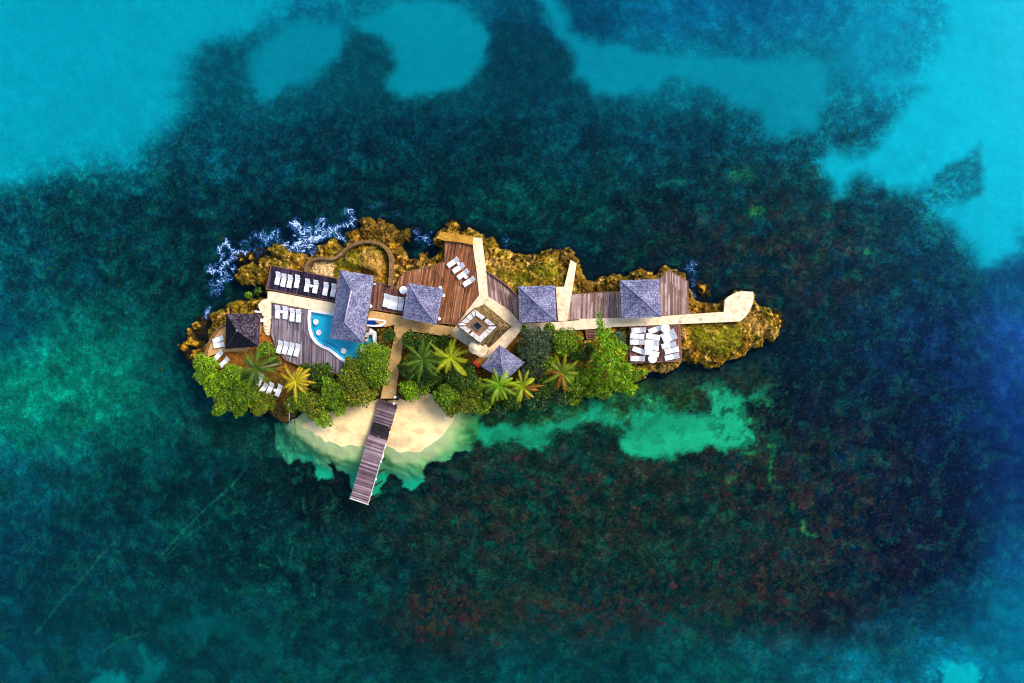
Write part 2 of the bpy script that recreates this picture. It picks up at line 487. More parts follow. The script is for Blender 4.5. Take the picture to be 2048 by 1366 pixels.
BEACH = ZH([(330,320),(420,360),(480,385),(600,480),(750,525),(900,530),(1150,505),(1300,575),(1450,588),(1600,525),(1690,450),(1750,390),(1800,300),(1840,230)]) + \
        [(905,800),(880,760),(780,770),(700,800),(660,830)]
SHALLOW = ZH([(0,330),(0,560),(60,650),(110,740),(200,700),(290,720),(375,720),(395,840),(440,890),(490,900),(560,880),(582,800),(575,740),(620,700),(665,800),(720,850),(750,950),(772,1040),(900,1040),
              (1010,1060),(1040,1000),(1100,900),(1170,830),(1240,845),(1285,950),(1360,1000),(1420,955),(1490,900),(1500,780),(1560,700),(1680,690),(1750,655),(1820,600),(1930,600),(2048,420),(2048,230),(1850,180),(500,180)])
SANDS = [  # polygon, colour, edge softness px, strength, warp
 (Q1([(1500,30),(1700,-40),(1850,20),(1960,90),(1980,150),(1960,220),(1880,290),(1800,350),(1700,385),(1600,395),(1530,340),(1560,260),(1540,180),(1480,110),(1380,70),(1430,45)]), (0,142,156), 14, .95),
 (Q1([(980,290),(1000,230),(1080,110),(1200,60),(1350,80),(1365,170),(1300,270),(1230,322),(1120,332),(1030,375),(990,350)]), (0,138,154), 18, .9),
 (Q1([(-900,800),(0,735),(80,690),(150,655),(240,660),(340,625),(460,655),(540,570),(620,500),(680,430),(700,330),(740,230),(790,165),(900,130),(970,110),(1040,50),(1140,-60),(1100,-900),(-900,-900)]), (0,164,180), 40, .85),
 (Q2([(60,-60),(180,80),(258,170),(250,290),(330,360),(440,392),(570,370),(640,305),(720,330),(850,360),(950,410),(1005,470),(1020,522),(1100,540),(1215,522),(1262,440),(1282,330),(1240,250),(1130,215),(900,205),(600,190),(480,160),(330,120),(240,60),(180,-60)]), (0,144,160), 16, .9),
 (Q2([(1480,300),(1620,282),(1700,200),(1760,60),(1700,-900),(3000,-900),(3000,760),(2048,900),(2040,1000),(1980,1060),(1900,1085),(1850,1020),(1780,900),(1700,830),(1735,770),(1690,750),(1570,785),(1500,745),(1420,690),(1370,760),(1340,785),(1290,700),(1240,640),(1260,600),(1350,612),(1480,585),(1530,490),(1600,380),(1660,330)]), (0,190,206), 26, .92),
 (Q2([(1640,0),(1500,300),(1380,320),(1280,260),(1330,120),(1450,0)]), (0,140,165), 50, .5),
 (Q4([(440,450),(432,400),(450,362),(400,332),(360,312),(290,330),(240,352),(185,352),(155,370),(142,430),(110,430),(60,412),(0,402),(-120,420),(-200,300),(-100,330),(0,345),(100,350),(170,330),(230,310),(290,290),(310,240),(350,250),(400,280),(430,320),(470,340),(470,290),(500,268),(600,262),(660,290),(760,310),(800,290),(780,230),(758,190),(790,140),(830,170),(880,190),(930,205),(1000,180),(1030,190),(990,220),(925,240),(940,300),(980,350),(980,400),(940,430),(880,460),(830,432),(760,442),(700,462),(640,470),(560,476),(480,472)]), (34,186,146), 10, .95),
 (Q4([(1760,1320),(1800,1310),(1880,1330),(1900,1420),(1770,1420)]), (0,190,190), 7, .9),
 (Q4([(1930,1060),(2000,1070),(2080,1060),(2080,1100),(1960,1110)]), (0,130,150), 14, .7),
 (Q3([(340,1366),(380,1320),(430,1330),(490,1366),(480,1450),(340,1450)]), (0,125,135), 10, .8),
 (Q3([(530,1366),(560,1290),(550,1240),(580,1210),(600,1270),(650,1270),(620,1330),(580,1400)]), (0,112,122), 12, .7),
 (Q3([(600,1160),(750,1120),(950,1130),(1100,1220),(1140,1290),(1060,1230),(900,1180),(720,1200)]), (0,85,95), 22, .6),
 (Q3([(190,680+0),(230,655),(240,700),(215,712)]), (0,120,110), 8, .0),
 (ZH([(1825,545),(1860,560),(1800,600),(1790,560)]), (0,30,40), 4, .0),
]
DARKS = [
 ([(400,560),(420,470),(560,405),(700,385),(860,395),(900,420),(1010,450),(1150,460),(1250,510),(1340,495),(1440,560),(1560,580),(1650,650),(1620,760),(1500,780),(1380,770),(900,700),(500,700)], (0,30,46), 34, .7),
 (ZH([(100,760),(170,705),(290,725),(375,722),(392,850),(440,895),(500,905),(565,880),(590,800),(590,735),(650,800),(720,870),(745,960),(770,1040),(600,1080),(300,1000),(120,900)]), (0,28,36), 5, .92),
 (ZH([(1500,790),(1565,705),(1680,695),(1700,760),(1640,860),(1600,950),(1500,960),(1480,900)]), (0,20,38), 4, .92),
 (ZH([(1820,600),(1830,560),(1900,545),(1960,560),(1950,600),(1860,605)]), (0,30,40), 4, .9),
 (ZH([(1040,1010),(1100,910),(1165,840),(1240,850),(1280,960),(1350,1010),(1200,1060),(1060,1090)]), (0,36,44), 8, .8),
 (Q4([(180,430),(170,390),(210,365),(300,350),(380,360),(430,380),(428,440),(470,480),(350,520),(200,480)]), (6,40,40), 9, .75),
 (Q4([(1040,240),(1080,180),(1150,170),(1200,260),(1180,380),(1100,420),(1050,330)]), (2,16,34), 22, .8),
 (Q4([(890,620),(900,560),(980,530),(1020,600),(1010,680),(940,700)]), (6,18,30), 20, .8),
 (Q4([(1040,520),(1120,500),(1160,560),(1130,610),(1060,600)]), (6,20,32), 20, .7),
 (Q4([(1040,980),(1160,950),(1300,1000),(1380,1080),(1340,1160),(1220,1180),(1080,1120)]), (10,16,34), 26, .7),
 (Q4([(1500,820),(1700,740),(1780,860),(1640,1000),(1480,1040),(1430,960)]), (0,12,42), 60, .9),
 (Q4([(1100,60),(1800,60),(1950,400),(1920,850),(1700,1060),(1400,1100),(1330,760),(1120,460)]), (2,22,54), 90, .5),
 (Q2([(1690,760),(1720,690),(1800,640),(1880,600),(1925,560),(1910,650),(1890,760),(1830,790),(1750,800)]), (0,112,132), 12, .8),
 (Q2([(240,70),(300,20),(430,-20),(460,40),(420,85),(300,92)]), (0,76,106), 14, .7),
 (Q2([(-120,300),(-40,60),(0,20),(60,60),(150,100),(245,170),(250,290),(330,370),(100,420)]), (0,58,72), 16, .7),
 (Q1([(740,280),(790,170),(900,140),(1000,110),(980,210),(970,300),(980,360),(760,400)]), (0,82,98), 24, .7),
 (Q1([(1360,170),(1380,80),(1480,130),(1540,200),(1555,260),(1520,360),(1280,330)]), (0,76,90), 20, .7),
 (ZC([(1000,420),(1080,360),(1250,380),(1300,520),(1340,590),(1230,640),(1100,600),(1010,650),(960,520)]), (0,20,44), 6, .8),
 (ZB([(-60,700),(60,620),(200,640),(380,540),(400,700),(280,800),(330,1000),(380,1220),(540,1330),(700,1380),(300,1360),(120,1080)]), (2,44,58), 16, .7),
 (ZA([(560,480),(900,420),(1250,360),(1400,250),(1700,200),(2048,150),(2048,420),(1650,560),(1200,520),(1000,680),(760,820),(690,1000),(560,1100),(420,950)]), (0,26,48), 18, .75),
 (ZG([(1000,600),(1040,160),(1250,300),(1700,340),(2000,560),(2040,900),(1850,1000),(1400,1180),(1200,1220),(1300,900)]), (2,24,42), 16, .7),
]
FRINGE = [   # sunken weed and reef flats with their own brownish green
 (Q3([(40,60),(180,20),(380,40),(480,120),(480,240),(400,330),(250,370),(150,340),(60,420),(0,380),(-200,300),(-200,60)]), (0,140,122), 70, .8),
 (Q4([(-160,330),(-120,230),(60,240),(240,180),(430,200),(560,120),(700,100),(900,60),(1010,60),(1020,180),(780,160),(760,300),(440,340),(330,330),(150,350),(0,400)]), (42,78,38), 14, .8),
 (Q3([(740,280),(900,290),(1090,330),(1100,440),(1000,470),(850,420),(700,380)]), (14,62,62), 20, .6),
 (Q4([(-300,330),(-100,260),(60,260),(0,345),(-120,340),(-160,420)]), (30,78,44), 10, .6),
 (ZA([(620,1120),(680,1000),(850,985),(1040,980),(1100,960),(1100,1090),(1040,1170),(900,1130),(740,1160)]), (8,58,44), 6, .85),
]

xs = np.concatenate([-np.geomspace(1600, 92, 16), np.arange(-88, 76, 0.20), np.geomspace(80, 1600, 16)])
ys = np.concatenate([-np.geomspace(1600, 62, 16), np.arange(-56, 56, 0.20), np.geomspace(62, 1600, 16)])
X, Y = np.meshgrid(xs, ys)
ZREF = -2.5
PX, PY = proj(X, Y, np.full_like(X, ZREF))
far = (np.abs(PX - 1024) > 1700) | (np.abs(PY - 683) > 1300)
wx = (fbm(X * .12, Y * .12, 5, 1, .6) - .5) * 56; hx = (fbm(X * .6, Y * .6, 4, 2, .75) - .5) * 44
wy = (fbm(X * .12, Y * .12, 5, 5, .6) - .5) * 56; hy = (fbm(X * .6, Y * .6, 4, 6, .75) - .5) * 44
near_i = sstep(np.hypot((PX - 960) / 700, (PY - 690) / 260), .9, 1.4)    # calmer warp close to the island
hf = .30 + .55 * sstep(PY, 480, 700)
wpx, wpy = PX + wx * (.15 + .85 * near_i) + hx * hf, PY + wy * (.15 + .85 * near_i) + hy * hf
C = base_colour(wpx, wpy)
mid = ~far
mx, my = wpx[mid], wpy[mid]
sandw = np.zeros_like(X)
Cm = C[mid]; sm = sandw[mid]
for lst, issand in ((FRINGE, 0), (SANDS, 1), (DARKS, 0)):
    for poly, colr, soft, stg in lst:
        if stg <= 0: continue
        bx = [p[0] for p in poly]; by = [p[1] for p in poly]
        sel = (mx > min(bx) - 2.5 * soft - 10) & (mx < max(bx) + 2.5 * soft + 10) & (my > min(by) - 2.5 * soft - 10) & (my < max(by) + 2.5 * soft + 10)
        d = sdf(mx[sel], my[sel], poly)
        w = sstep(d, -soft, soft) * stg
        Cm[sel] = Cm[sel] * (1 - w[:, None]) + lin(colr) * w[:, None]
        sm[sel] = sm[sel] * (1 - w) + (w if issand else 0)
weedn = fbm(mx * .055 + 40, my * .055, 5, 401, .72)

zone_w = sstep(PX[mid], 930, 990) * sstep(PX[mid], 1600, 1540) * sstep(PY[mid], 750, 780) * sstep(PY[mid], 960, 930)
edge_w = .35 + .65 * sstep(PY[mid], 850, 800) + .5 * sstep(PX[mid], 1400, 1460)
wd_ = sstep(weedn, .56 - .10 * edge_w, .60) * zone_w * np.clip(edge_w, 0, 1) * np.clip(sm * 1.3, 0, 1)
Cm = Cm * (1 - wd_[:, None] * .85) + lin((14, 84, 56)) * wd_[:, None] * .85
sp_ = sstep(fbm(mx * .05, my * .05, 4, 411, .72), .53, .60) * sstep(PX[mid], 960, 1020) * sstep(PX[mid], 1600, 1500) * sstep(PY[mid], 775, 800) * sstep(PY[mid], 900, 860) * (1 - sm) * .7
Cm = Cm * (1 - sp_[:, None]) + lin((30, 128, 92)) * sp_[:, None]
bigm = fbm(mx * .022, my * .026, 4, 421, .62)
Cm = Cm * (.36 + 1.1 * bigm + .35 * (sstep(bigm, .56, .68)))[:, None] ** ((1 - .85 * np.clip(sm, 0, 1)) * (1 - .75 * sstep(my, 330, 150)) * (1 - .6 * sstep(mx, 1850, 2000)))[:, None]
lt = sstep(fbm(mx * .045, my * .05, 4, 431, .7), .55, .66) * (1 - sm) * .22 * sstep(my, 240, 380)
Cm = Cm * (1 - lt[:, None]) + lin((10, 108, 92)) * lt[:, None]
# the shallow apron round the beach: sand under ever less water
px0, py0 = PX[mid], PY[mid]
wob = (vnoise(px0 * .09, py0 * .09, 3) - .5) * 10 + (vnoise(px0 * .3, py0 * .3, 8) - .5) * 5
selb = (px0 > 500) & (px0 < 1000) & (py0 > 780) & (py0 < 1040)
ds = np.full(px0.shape, -99.); db = np.full(px0.shape, -99.)
ds[selb] = sdf(px0[selb], py0[selb], SHALLOW) + wob[selb]
db[selb] = sdf(px0[selb], py0[selb], BEACH) + (fbm(px0[selb] * .06, py0[selb] * .06, 3, 455) - .5) * 12
wsh = sstep(ds, -3, 3)
t = np.clip(1 + (db + (fbm(px0 * .05, py0 * .05, 4, 451) - .5) * 22) / 68.0, 0, 1)                                   # 1 at the waterline, 0 out at the drop-off
deep = lin((26, 172, 142)); midc = lin((134, 196, 132)); pale = lin((244, 216, 160))
tc = t[:, None]
ap = np.where(tc < .5, deep + (midc - deep) * tc * 2, midc + (pale - midc) * (tc - .5) * 2)
leftish = sstep(px0, 640, 560)[:, None] * .8
ap = ap * (1 - leftish) + lin((64, 158, 122)) * leftish
rightish = sstep(px0, 905, 950)[:, None] * .75
ap = ap * (1 - rightish) + lin((38, 128, 66)) * rightish
mot = fbm(px0 * .12, py0 * .12, 4, 21)
ap = ap * (1 - (sstep(mot, .52, .62) * .6 * np.maximum(leftish[:, 0], rightish[:, 0]))[:, None])
ap = ap * (.95 + .2 * fbm(px0 * .05, py0 * .35, 3, 31))[:, None]     # ripples in the sand
w = wsh * (1 - sstep(db, 0, 3) * 0)
Cm = Cm * (1 - w[:, None]) + ap * w[:, None]
sm = np.maximum(sm, w)
dry = sstep(db, -2, 5) * (db > -90)
sandc = lin((240, 200, 166)) * (.93 + .16 * fbm(px0 * .04, py0 * .09, 4, 41))[:, None]
sandc = sandc * (1 - .25 * sstep(fbm(px0 * .03, py0 * .05, 3, 44), .5, .66))[:, None] * np.array([1, .96, .90]) ** sstep(db, 10, 40)[:, None]
Cm = Cm * (1 - dry[:, None]) + sandc * dry[:, None]
REEF = [((1120, 1010), (330, 150), 420, .9), ((900, 1230), (110, 60), 130, 1.3), ((1180, 1220), (240, 60), 200, 1.1), ((1520, 1180), (160, 100), 220, 1.0), ((1500, 960), (120, 120), 150, 1.0),
        ((300, 560), (250, 140), 260, .8), ((1560, 500), (220, 120), 160, .7), ((1650, 1050), (200, 200), 200, .8), ((1420, 780), (130, 40), 130, .7), ((650, 1020), (150, 80), 50, .7)]
bm = np.zeros_like(px0)
for (c0, sp_, n_, sc_) in REEF:
    if c0[0] > 850: bm = np.maximum(bm, np.exp(-.5 * (((px0 - c0[0]) / (sp_[0] * .72)) ** 2 + ((py0 - c0[1]) / (sp_[1] * .72)) ** 2)) * sc_)
bm = np.clip(bm, 0, 1) * (1 - np.clip(sm, 0, 1))
bn = fbm(px0 * .045, py0 * .045, 4, 301, .7) * .6 + fbm(px0 * .16, py0 * .16, 2, 305, .8) * .4
ww = sstep(bn, .45, .56) * bm * .75
rb = np.where(vnoise(px0 * .05, py0 * .05, 311)[:, None] > .5, lin((66, 42, 38))[None], lin((50, 50, 36))[None])
Cm = Cm * (1 - ww[:, None]) + rb * ww[:, None]
# long pale tracks of a sunken cable and scattered sticks on the bottom
for pts, wdt, stg in ((Q3([(600,885),(700,780),(800,680),(905,590),(960,520)]), 2.2, .34), (Q3([(620,890),(740,775),(800,742)]), 2.0, .26),
                 (Q3([(290,975),(345,905),(430,815)]), 3.2, .3), (Q3([(100,1190),(230,1030),(290,975)]), 2.0, .3),
                 (Q3([(380,1260),(450,1210),(560,1185)]), 1.8, .3), (Q3([(1195,640),(1200,690)]), 3, .5), (Q3([(1092,870),(1110,915)]), 1.6, .5),
                 (Q3([(1020,905),(1055,920)]), 1.6, .5), (Q3([(1015,745),(1050,762)]), 1.6, .5), (Q3([(1233,985),(1236,1035)]), 1.8, .5), (Q3([(1150,840),(1145,880)]), 1.8, .4),
                 (Q4([(1040,425),(1062,430),(1050,490),(1042,560)]), 4, .4), (Q4([(1040,425),(1080,425)]), 4, .35), (Q4([(1135,660),(1132,690)]), 4, .3),
                 (Q4([(1178,730),(1182,770),(1200,790),(1228,792)]), 4, .4), (Q4([(880,560),(895,560)]), 6, .5), (Q4([(940,450),(975,455)]), 5, .6),
                 (Q2([(970,840),(1010,835)]), 9, .55), (Q2([(900,690),(950,680)]), 14, .3), (Q2([(1440,1000),(1452,1000)]), 5, .6)):
    bx = [p[0] for p in pts]; by = [p[1] for p in pts]
    sel = (px0 > min(bx) - 25) & (px0 < max(bx) + 25) & (py0 > min(by) - 25) & (py0 < max(by) + 25)
    d = linedist(px0[sel], py0[sel], pts)
    ww = np.exp(-(d / wdt) ** 2) * stg * (.35 + .65 * sstep(vnoise(px0[sel] * .35, py0[sel] * .35, 9), .3, .6))
    cc = lin((40, 140, 120)) if pts[0][0] < 1200 else lin((50, 170, 90))
    Cm[sel] = Cm[sel] * (1 - ww[:, None]) + cc * ww[:, None]
C[mid] = Cm; sandw[mid] = sm
DRY = np.full_like(X, -99.); DRY[mid] = db
# heights: beach slopes out of the water, sea floor falls away
Zb = np.full_like(X, -4.2)
Zb = Zb + (fbm(X * .07, Y * .07, 2, 61) - .5) * 1.2 + (fbm(X * .5, Y * .5, 4, 62) - .5) * .7 * (1 - .8 * np.clip(sandw, 0, 1))
isl_d = np.hypot((X + 4) / 46, (Y - 1) / 14)
Zb = np.where(isl_d < 1.25, np.maximum(Zb, -4.2 + 2.4 * sstep(1.25 - isl_d, 0, .35)), Zb)
bz = np.where(DRY > 0, np.minimum(DRY * .014, .6), np.maximum(DRY * .028, -3.5)) - .02
wb = sstep(DRY, -80, -20)
Zb = Zb * (1 - wb) + bz * wb
# texture amounts for the shader: 1 = reef / sea grass, 0 = clean sand
rough = (1 - np.clip(sandw, 0, 1) * .97) ** 1.3
haz = sstep(PX, 620, 380) * sstep(PY, 560, 680) * .30 + sstep(PY, 330, 120) * .6 + sstep(PY, 1150, 1260) * .45 + sstep(PX, 1880, 2040) * .6
rough = rough * (1 - np.clip(haz, 0, .7))
grn = sstep(PY, 240, 620) * sstep(PX, 1900, 1450)
C = C * (1 - grn[..., None] * (1 - np.array([1.0, 1.06, .84])))
C = C * np.array([1.0, 1.02, 1.0]) * (1 - .12 * (1 - np.clip(sandw, 0, 1)))[..., None]
albedo = np.clip(C / GAIN * (1.46 - .30 * sstep(DRY, -1.5, 1.5))[..., None], 0.0, 0.85)
keepb = DRY > -3
kq = keepb[:-1, :-1] & keepb[1:, :-1] & keepb[:-1, 1:] & keepb[1:, 1:]

k = NT('sea_floor')
c = k.attr('Col'); r = k.attr('rough', 'Fac')
n1 = k.noise(0.50, 6, 0.72)
n2 = k.noise(1.7, 5, 0.75)
n3 = k.noise(4.5, 3, 0.85)
vs = k.voro(1.1, 'F1', 'Distance')
m = k.math('ADD', k.math('MULTIPLY', n1, 1.15), k.math('ADD', k.math('MULTIPLY', n2, 0.8), k.math('MULTIPLY', n3, 0.45)))   # mean 1.2
gain_ = k.ramp(k.math('MULTIPLY', m, 0.4167), [(0.37, (.14, .17, .28)), (0.5, (.86, .88, .90)), (0.63, (2.8, 2.8, 2.0))])
gs = k.ramp(k.math('MULTIPLY', m, 0.4167), [(0.3, (.88, .90, .91)), (0.7, (1.10, 1.08, 1.07))])
g = k.mix(r, gs, gain_)
cc = k.mix(1.0, c, g, 'MULTIPLY')
# single coral heads and weed tufts: yellow-green, rust and blue specks
v1 = k.n('TexVoronoi', feature='F1'); k.l(k.coord(), v1.inputs['Vector']); v1.inputs['Scale'].default_value = 1.7
sp = k.n('SeparateColor'); k.l(v1.outputs['Color'], sp.inputs[0])
disc = k.ramp(v1.outputs['Distance'], [(0.12, 1.0), (0.34, 0.0)])
pick = k.ramp(sp.outputs[0], [(0.0, (0.035, 0.085, 0.02)), (0.4, (0.055, 0.03, 0.018)), (0.62, (0.012, 0.05, 0.08)), (0.8, (0.02, 0.09, 0.07))], 'CONSTANT')
on = k.math('MULTIPLY', k.ramp(sp.outputs[1], [(0.68, 0.0), (0.8, 0.6)]), disc)
on = k.math('MULTIPLY', on, r)
cc = k.mix(on, cc, pick)
# many-coloured grit: every hand-sized patch of bottom differs a little in hue
gn = k.n('TexNoise'); k.l(k.coord(), gn.inputs['Vector']); gn.inputs['Scale'].default_value = 3.4; gn.inputs['Detail'].default_value = 2; gn.inputs['Roughness'].default_value = .8
gsep = k.n('SeparateColor'); k.l(gn.outputs['Color'], gsep.inputs[0])
gc = k.n('CombineColor')
for ch in range(3):
    k.l(k.ramp(gsep.outputs[ch], [(.36, .35), (.5, .95), (.66, 2.0)]), gc.inputs[ch])
cc = k.mix(k.math('MULTIPLY', r, .5), cc, k.mix(1.0, cc, gc.outputs[0], 'MULTIPLY'))
redm = k.ramp(gsep.outputs[0], [(.56, 0.0), (.72, .5)])
cc = k.mix(k.math('MULTIPLY', redm, r), cc, (.05, .035, .03))
k.bump(n2, 0.4, 0.2)
M['seabed'] = k.done(cc, 0.95, 0.05)

seab = link('seabed', grid_mesh('seabed', X, Y, Zb, albedo, {'rough': rough}, keep=~kq), M['seabed'])
tag(seab, kind='structure')
k = NT('beach_sand')
c = k.attr('Col'); n1 = k.noise(1.6, 6, 0.75, k.mapped((1, 1.8, 1))); n2 = k.noise(5, 3, 0.7)
g = k.ramp(k.math('ADD', k.math('MULTIPLY', n1, .6), k.math('MULTIPLY', n2, .4)), [(0.35, (.84, .80, .76)), (0.6, (1.06, 1.06, 1.06))])
k.bump(n1, 0.5, 0.08)
M['beach'] = k.done(k.mix(1.0, c, g, 'MULTIPLY'), 0.9, 0.1)
beach = link('beach', grid_mesh('beach', X, Y, Zb, albedo, None, keep=kq), M['beach'])
tag(beach, kind='structure')

# water: one thin clear sheet with ripples
k = NT('sea_water')
gl = k.n('BsdfGlossy'); gl.inputs['Roughness'].default_value = 0.08; gl.inputs['Color'].default_value = (.12, .38, .5, 1)
tr = k.n('BsdfTransparent'); tr.inputs[0].default_value = (0.90, 0.985, 1.0, 1)
fr = k.n('Fresnel'); fr.inputs[0].default_value = 1.33
w1 = k.noise(0.8, 4, 0.6); w2 = k.noise(3.0, 3, 0.6)
bp = k.n('Bump'); bp.inputs['Strength'].default_value = 0.22; bp.inputs['Distance'].default_value = 0.15
k.l(k.math('ADD', w1, k.math('MULTIPLY', w2, .4)), bp.inputs['Height'])
k.l(bp.outputs[0], gl.inputs['Normal']); k.l(bp.outputs[0], fr.inputs['Normal'])
mx_ = k.n('MixShader'); k.l(fr.outputs[0], mx_.inputs[0]); k.l(tr.outputs[0], mx_.inputs[1]); k.l(gl.outputs[0], mx_.inputs[2])
k.l(mx_.outputs[0], k.out.inputs[0])
M['water'] = k.m
wv = MB().add([(-1600, -1600, 0), (1600, -1600, 0), (1600, 1600, 0), (-1600, 1600, 0)], [(0, 1, 2, 3)])
water = wv.build('water', M['water']); tag(water, kind='structure')

# ================================================================== ISLAND GROUND
ISLE = [(410,719),(404,700),(406,680),(411,660),(418,642),(416,627),(421,619),(435,619),(449,615),(445,612),(452,605),(470,601),(507,598),(526,592),(528,578),(523,569),(489,570),(477,563),(463,558),(466,552),(474,548),(470,538),(484,528),(498,523),
 (510,524),(523,514),(537,509),(531,496),(551,488),(561,491),(568,500),(581,502),(603,505),(612,514),(625,510),(633,488),(646,481),(660,474),(670,484),(677,494),(684,482),(692,477),(689,467),(698,458),(715,460),(719,452),(712,442),(719,434),(735,430),
 (750,440),(754,433),(763,435),(767,444),(780,447),(791,461),(805,454),(818,454),(814,470),(811,486),(803,482),(798,488),(808,498),(813,514),(831,514),(837,503),(849,503),(856,514),(873,505),(882,498),(877,493),(867,488),(863,477),(868,465),
 (881,458),(886,447),(897,441),(912,446),(921,458),(935,454),(949,458),(965,465),(969,471),(983,472),(995,483),(1001,494),(1018,499),(1036,504),(1076,508),(1083,497),(1101,492),(1124,496),(1145,496),(1150,508),(1155,522),(1166,543),(1176,557),
 (1187,562),(1217,547),(1252,549),(1267,541),(1283,537),(1304,541),(1314,551),(1318,541),(1334,530),(1355,533),(1375,549),(1379,576),(1390,592),(1406,604),(1433,606),(1449,598),(1476,580),(1509,581),(1513,588),(1511,602),(1539,615),(1550,627),
 (1562,650),(1564,670),(1550,682),(1531,680),(1529,695),(1507,691),(1496,707),(1480,717),(1457,723),(1437,736),(1418,742),(1400,726),(1392,734),(1373,723),(1365,723),(1351,740),(1330,750),(1312,744),(1293,750),(1280,762),(1240,782),(1200,788),
 (1120,795),(1040,802),(985,812),(940,822),(905,815),(880,790),(850,785),(800,806),(758,806),(720,800),(680,812),(640,825),(600,815),(575,845),(548,842),(530,822),(500,822),(470,812),(442,800),(415,780),(398,758),(392,735)]
ROUGHZ = None
SAND_G = [ZA([(1600,720),(1680,690),(1850,690),(1850,850),(1640,830),(1570,800)]), ZC([(0,690),(90,700),(150,760),(140,870),(0,860)])]
SOIL = [ZB([(620,395),(540,445),(470,540),(425,640),(400,790),(600,900),(900,900),(1250,1330),(1350,1330),(1420,1000),(1550,900),(1300,780),(1150,500),(1130,460),(1060,330),(1000,300)]),
        ZF([(300,420),(500,560),(480,720),(590,790),(800,520),(900,560),(1000,380),(1040,360),(1000,460),(900,620),(780,900),(520,900)])]
GRASS = [ZC([(190,690),(280,600),(360,545),(470,530),(430,640),(500,740),(420,790),(230,790)]), ZG([(1100,760),(1400,760),(1560,720),(1600,960),(1400,1060),(1200,1000),(1140,900)]), ZE([(1150,620),(1400,600),(1500,740),(1350,800),(1100,760)]),
         ZE([(760,740),(900,800),(980,900),(1000,860),(1150,850),(1100,740),(900,720)])]
BROWN = [ZC([(430,170),(1010,310),(970,480),(760,480),(460,430)]), ZE([(1240,480),(1370,410),(1650,440),(1700,640),(1560,600),(1500,560)]), ZG([(0,250),(390,330),(390,420),(0,420)])]
FLAT = [ZA([(1130,720),(1900,880),(1900,1250),(1090,1080)]), ZB([(1020,100),(1640,140),(2000,250),(2000,1000),(1500,900),(1150,740)]), ZB([(620,395),(540,450),(480,540),(430,650),(430,780),(1150,780),(1150,300),(640,260)]),
        [(735,560),(791,574),(798,554),(809,543),(860,531),(888,521),(888,474),(975,474),(977,540),(1036,572),(1112,568),(1135,520),(1155,520),(1148,586),(1240,580),(1240,556),(1318,556),(1337,538),(1378,560),(1382,625),(1440,622),(1448,600),(1474,582),(1509,582),(1508,610),(1480,645),(1365,650),(1366,725),(1255,728),(1255,665),(1045,668),(1052,725),(1011,765),(955,735),(905,680),(822,665),(812,665),(800,760),(795,830),(755,830),(770,740),(730,750),(650,700),(650,600)]]
gx = np.arange(-53, 42, 0.12); gy = np.arange(-14, 18.5, 0.12)
GX, GY = np.meshgrid(gx, gy)
IX, IY = proj(GX, GY, np.full_like(GX, 1.0))
jx = (fbm(GX * .9, GY * .9, 4, 71) - .5) * 16; jy = (fbm(GX * .9, GY * .9, 4, 75) - .5) * 16
ISL_D = sdf(IX + jx, IY + jy, ISLE) / 14.0          # metres inland
IX, IY = proj(GX, GY, np.full_like(GX, 1.9))
south = sstep(IY, 700, 770) * sstep(IX, 1320, 1240)
ztop = 1.75 - .55 * south
flat = np.zeros_like(GX)
for p in FLAT:
    flat = np.maximum(flat, sstep(sdf(IX, IY, p), -6, 2))
rid = 1 - np.abs(fbm(GX * .8, GY * .8, 5, 81, .6) * 2 - 1)      # ridged
crag = (rid - .8) * 1.0 + (fbm(GX * 3.3, GY * 3.3, 2, 91, .8) - .5) * .8
inl = np.clip(ISL_D, -4, 4)
h = np.where(inl < 0, inl * 3.4, ztop * (1 - np.exp(-inl * 1.5)))
h = h + crag * np.exp(-(np.clip(inl - .9, -3, 9)) ** 2 / 3.0) * .9 * (1 - .6 * south) + crag * .28 * sstep(inl, 0, 1)
mound = sstep(sdf(IX, IY, ZC([(230,660),(380,540),(560,500),(740,560),(760,760),(700,900),(300,790)])), 0, 16)
h = h + mound * .9
mound2 = sstep(sdf(IX, IY, ZE([(640,520),(800,480),(1450,480),(1500,820),(1000,830),(760,700)])), 0, 22)
h = h + mound2 * .5
mound3 = sstep(sdf(IX, IY, ZG([(1050,770),(1620,700),(1850,700),(1650,900),(1380,1080),(1100,960)])), 0, 22)
h = h + mound3 * .5
lane = 1.95 - .62 * sstep(IY, 660, 800) * ((IX > 700) & (IX < 880))
h = np.where(flat > 0, np.minimum(h, (lane + .05) * flat + 4.5 * (1 - flat)), h)
POOLCUT = ZD([(215,240),(500,280),(800,330),(950,480),(960,700),(800,830),(630,815),(540,760),(470,700),(350,640),(280,590),(225,500),(205,400)])
h = np.where(sdf(IX, IY, POOLCUT) > -6, np.minimum(h, .55), h)
h = np.where(sdf(IX, IY, ZD([(860,310),(1100,330),(1110,390),(1050,430),(860,420)])) > 0, np.minimum(h, 1.3), h)
h = np.maximum(h, -5.5)
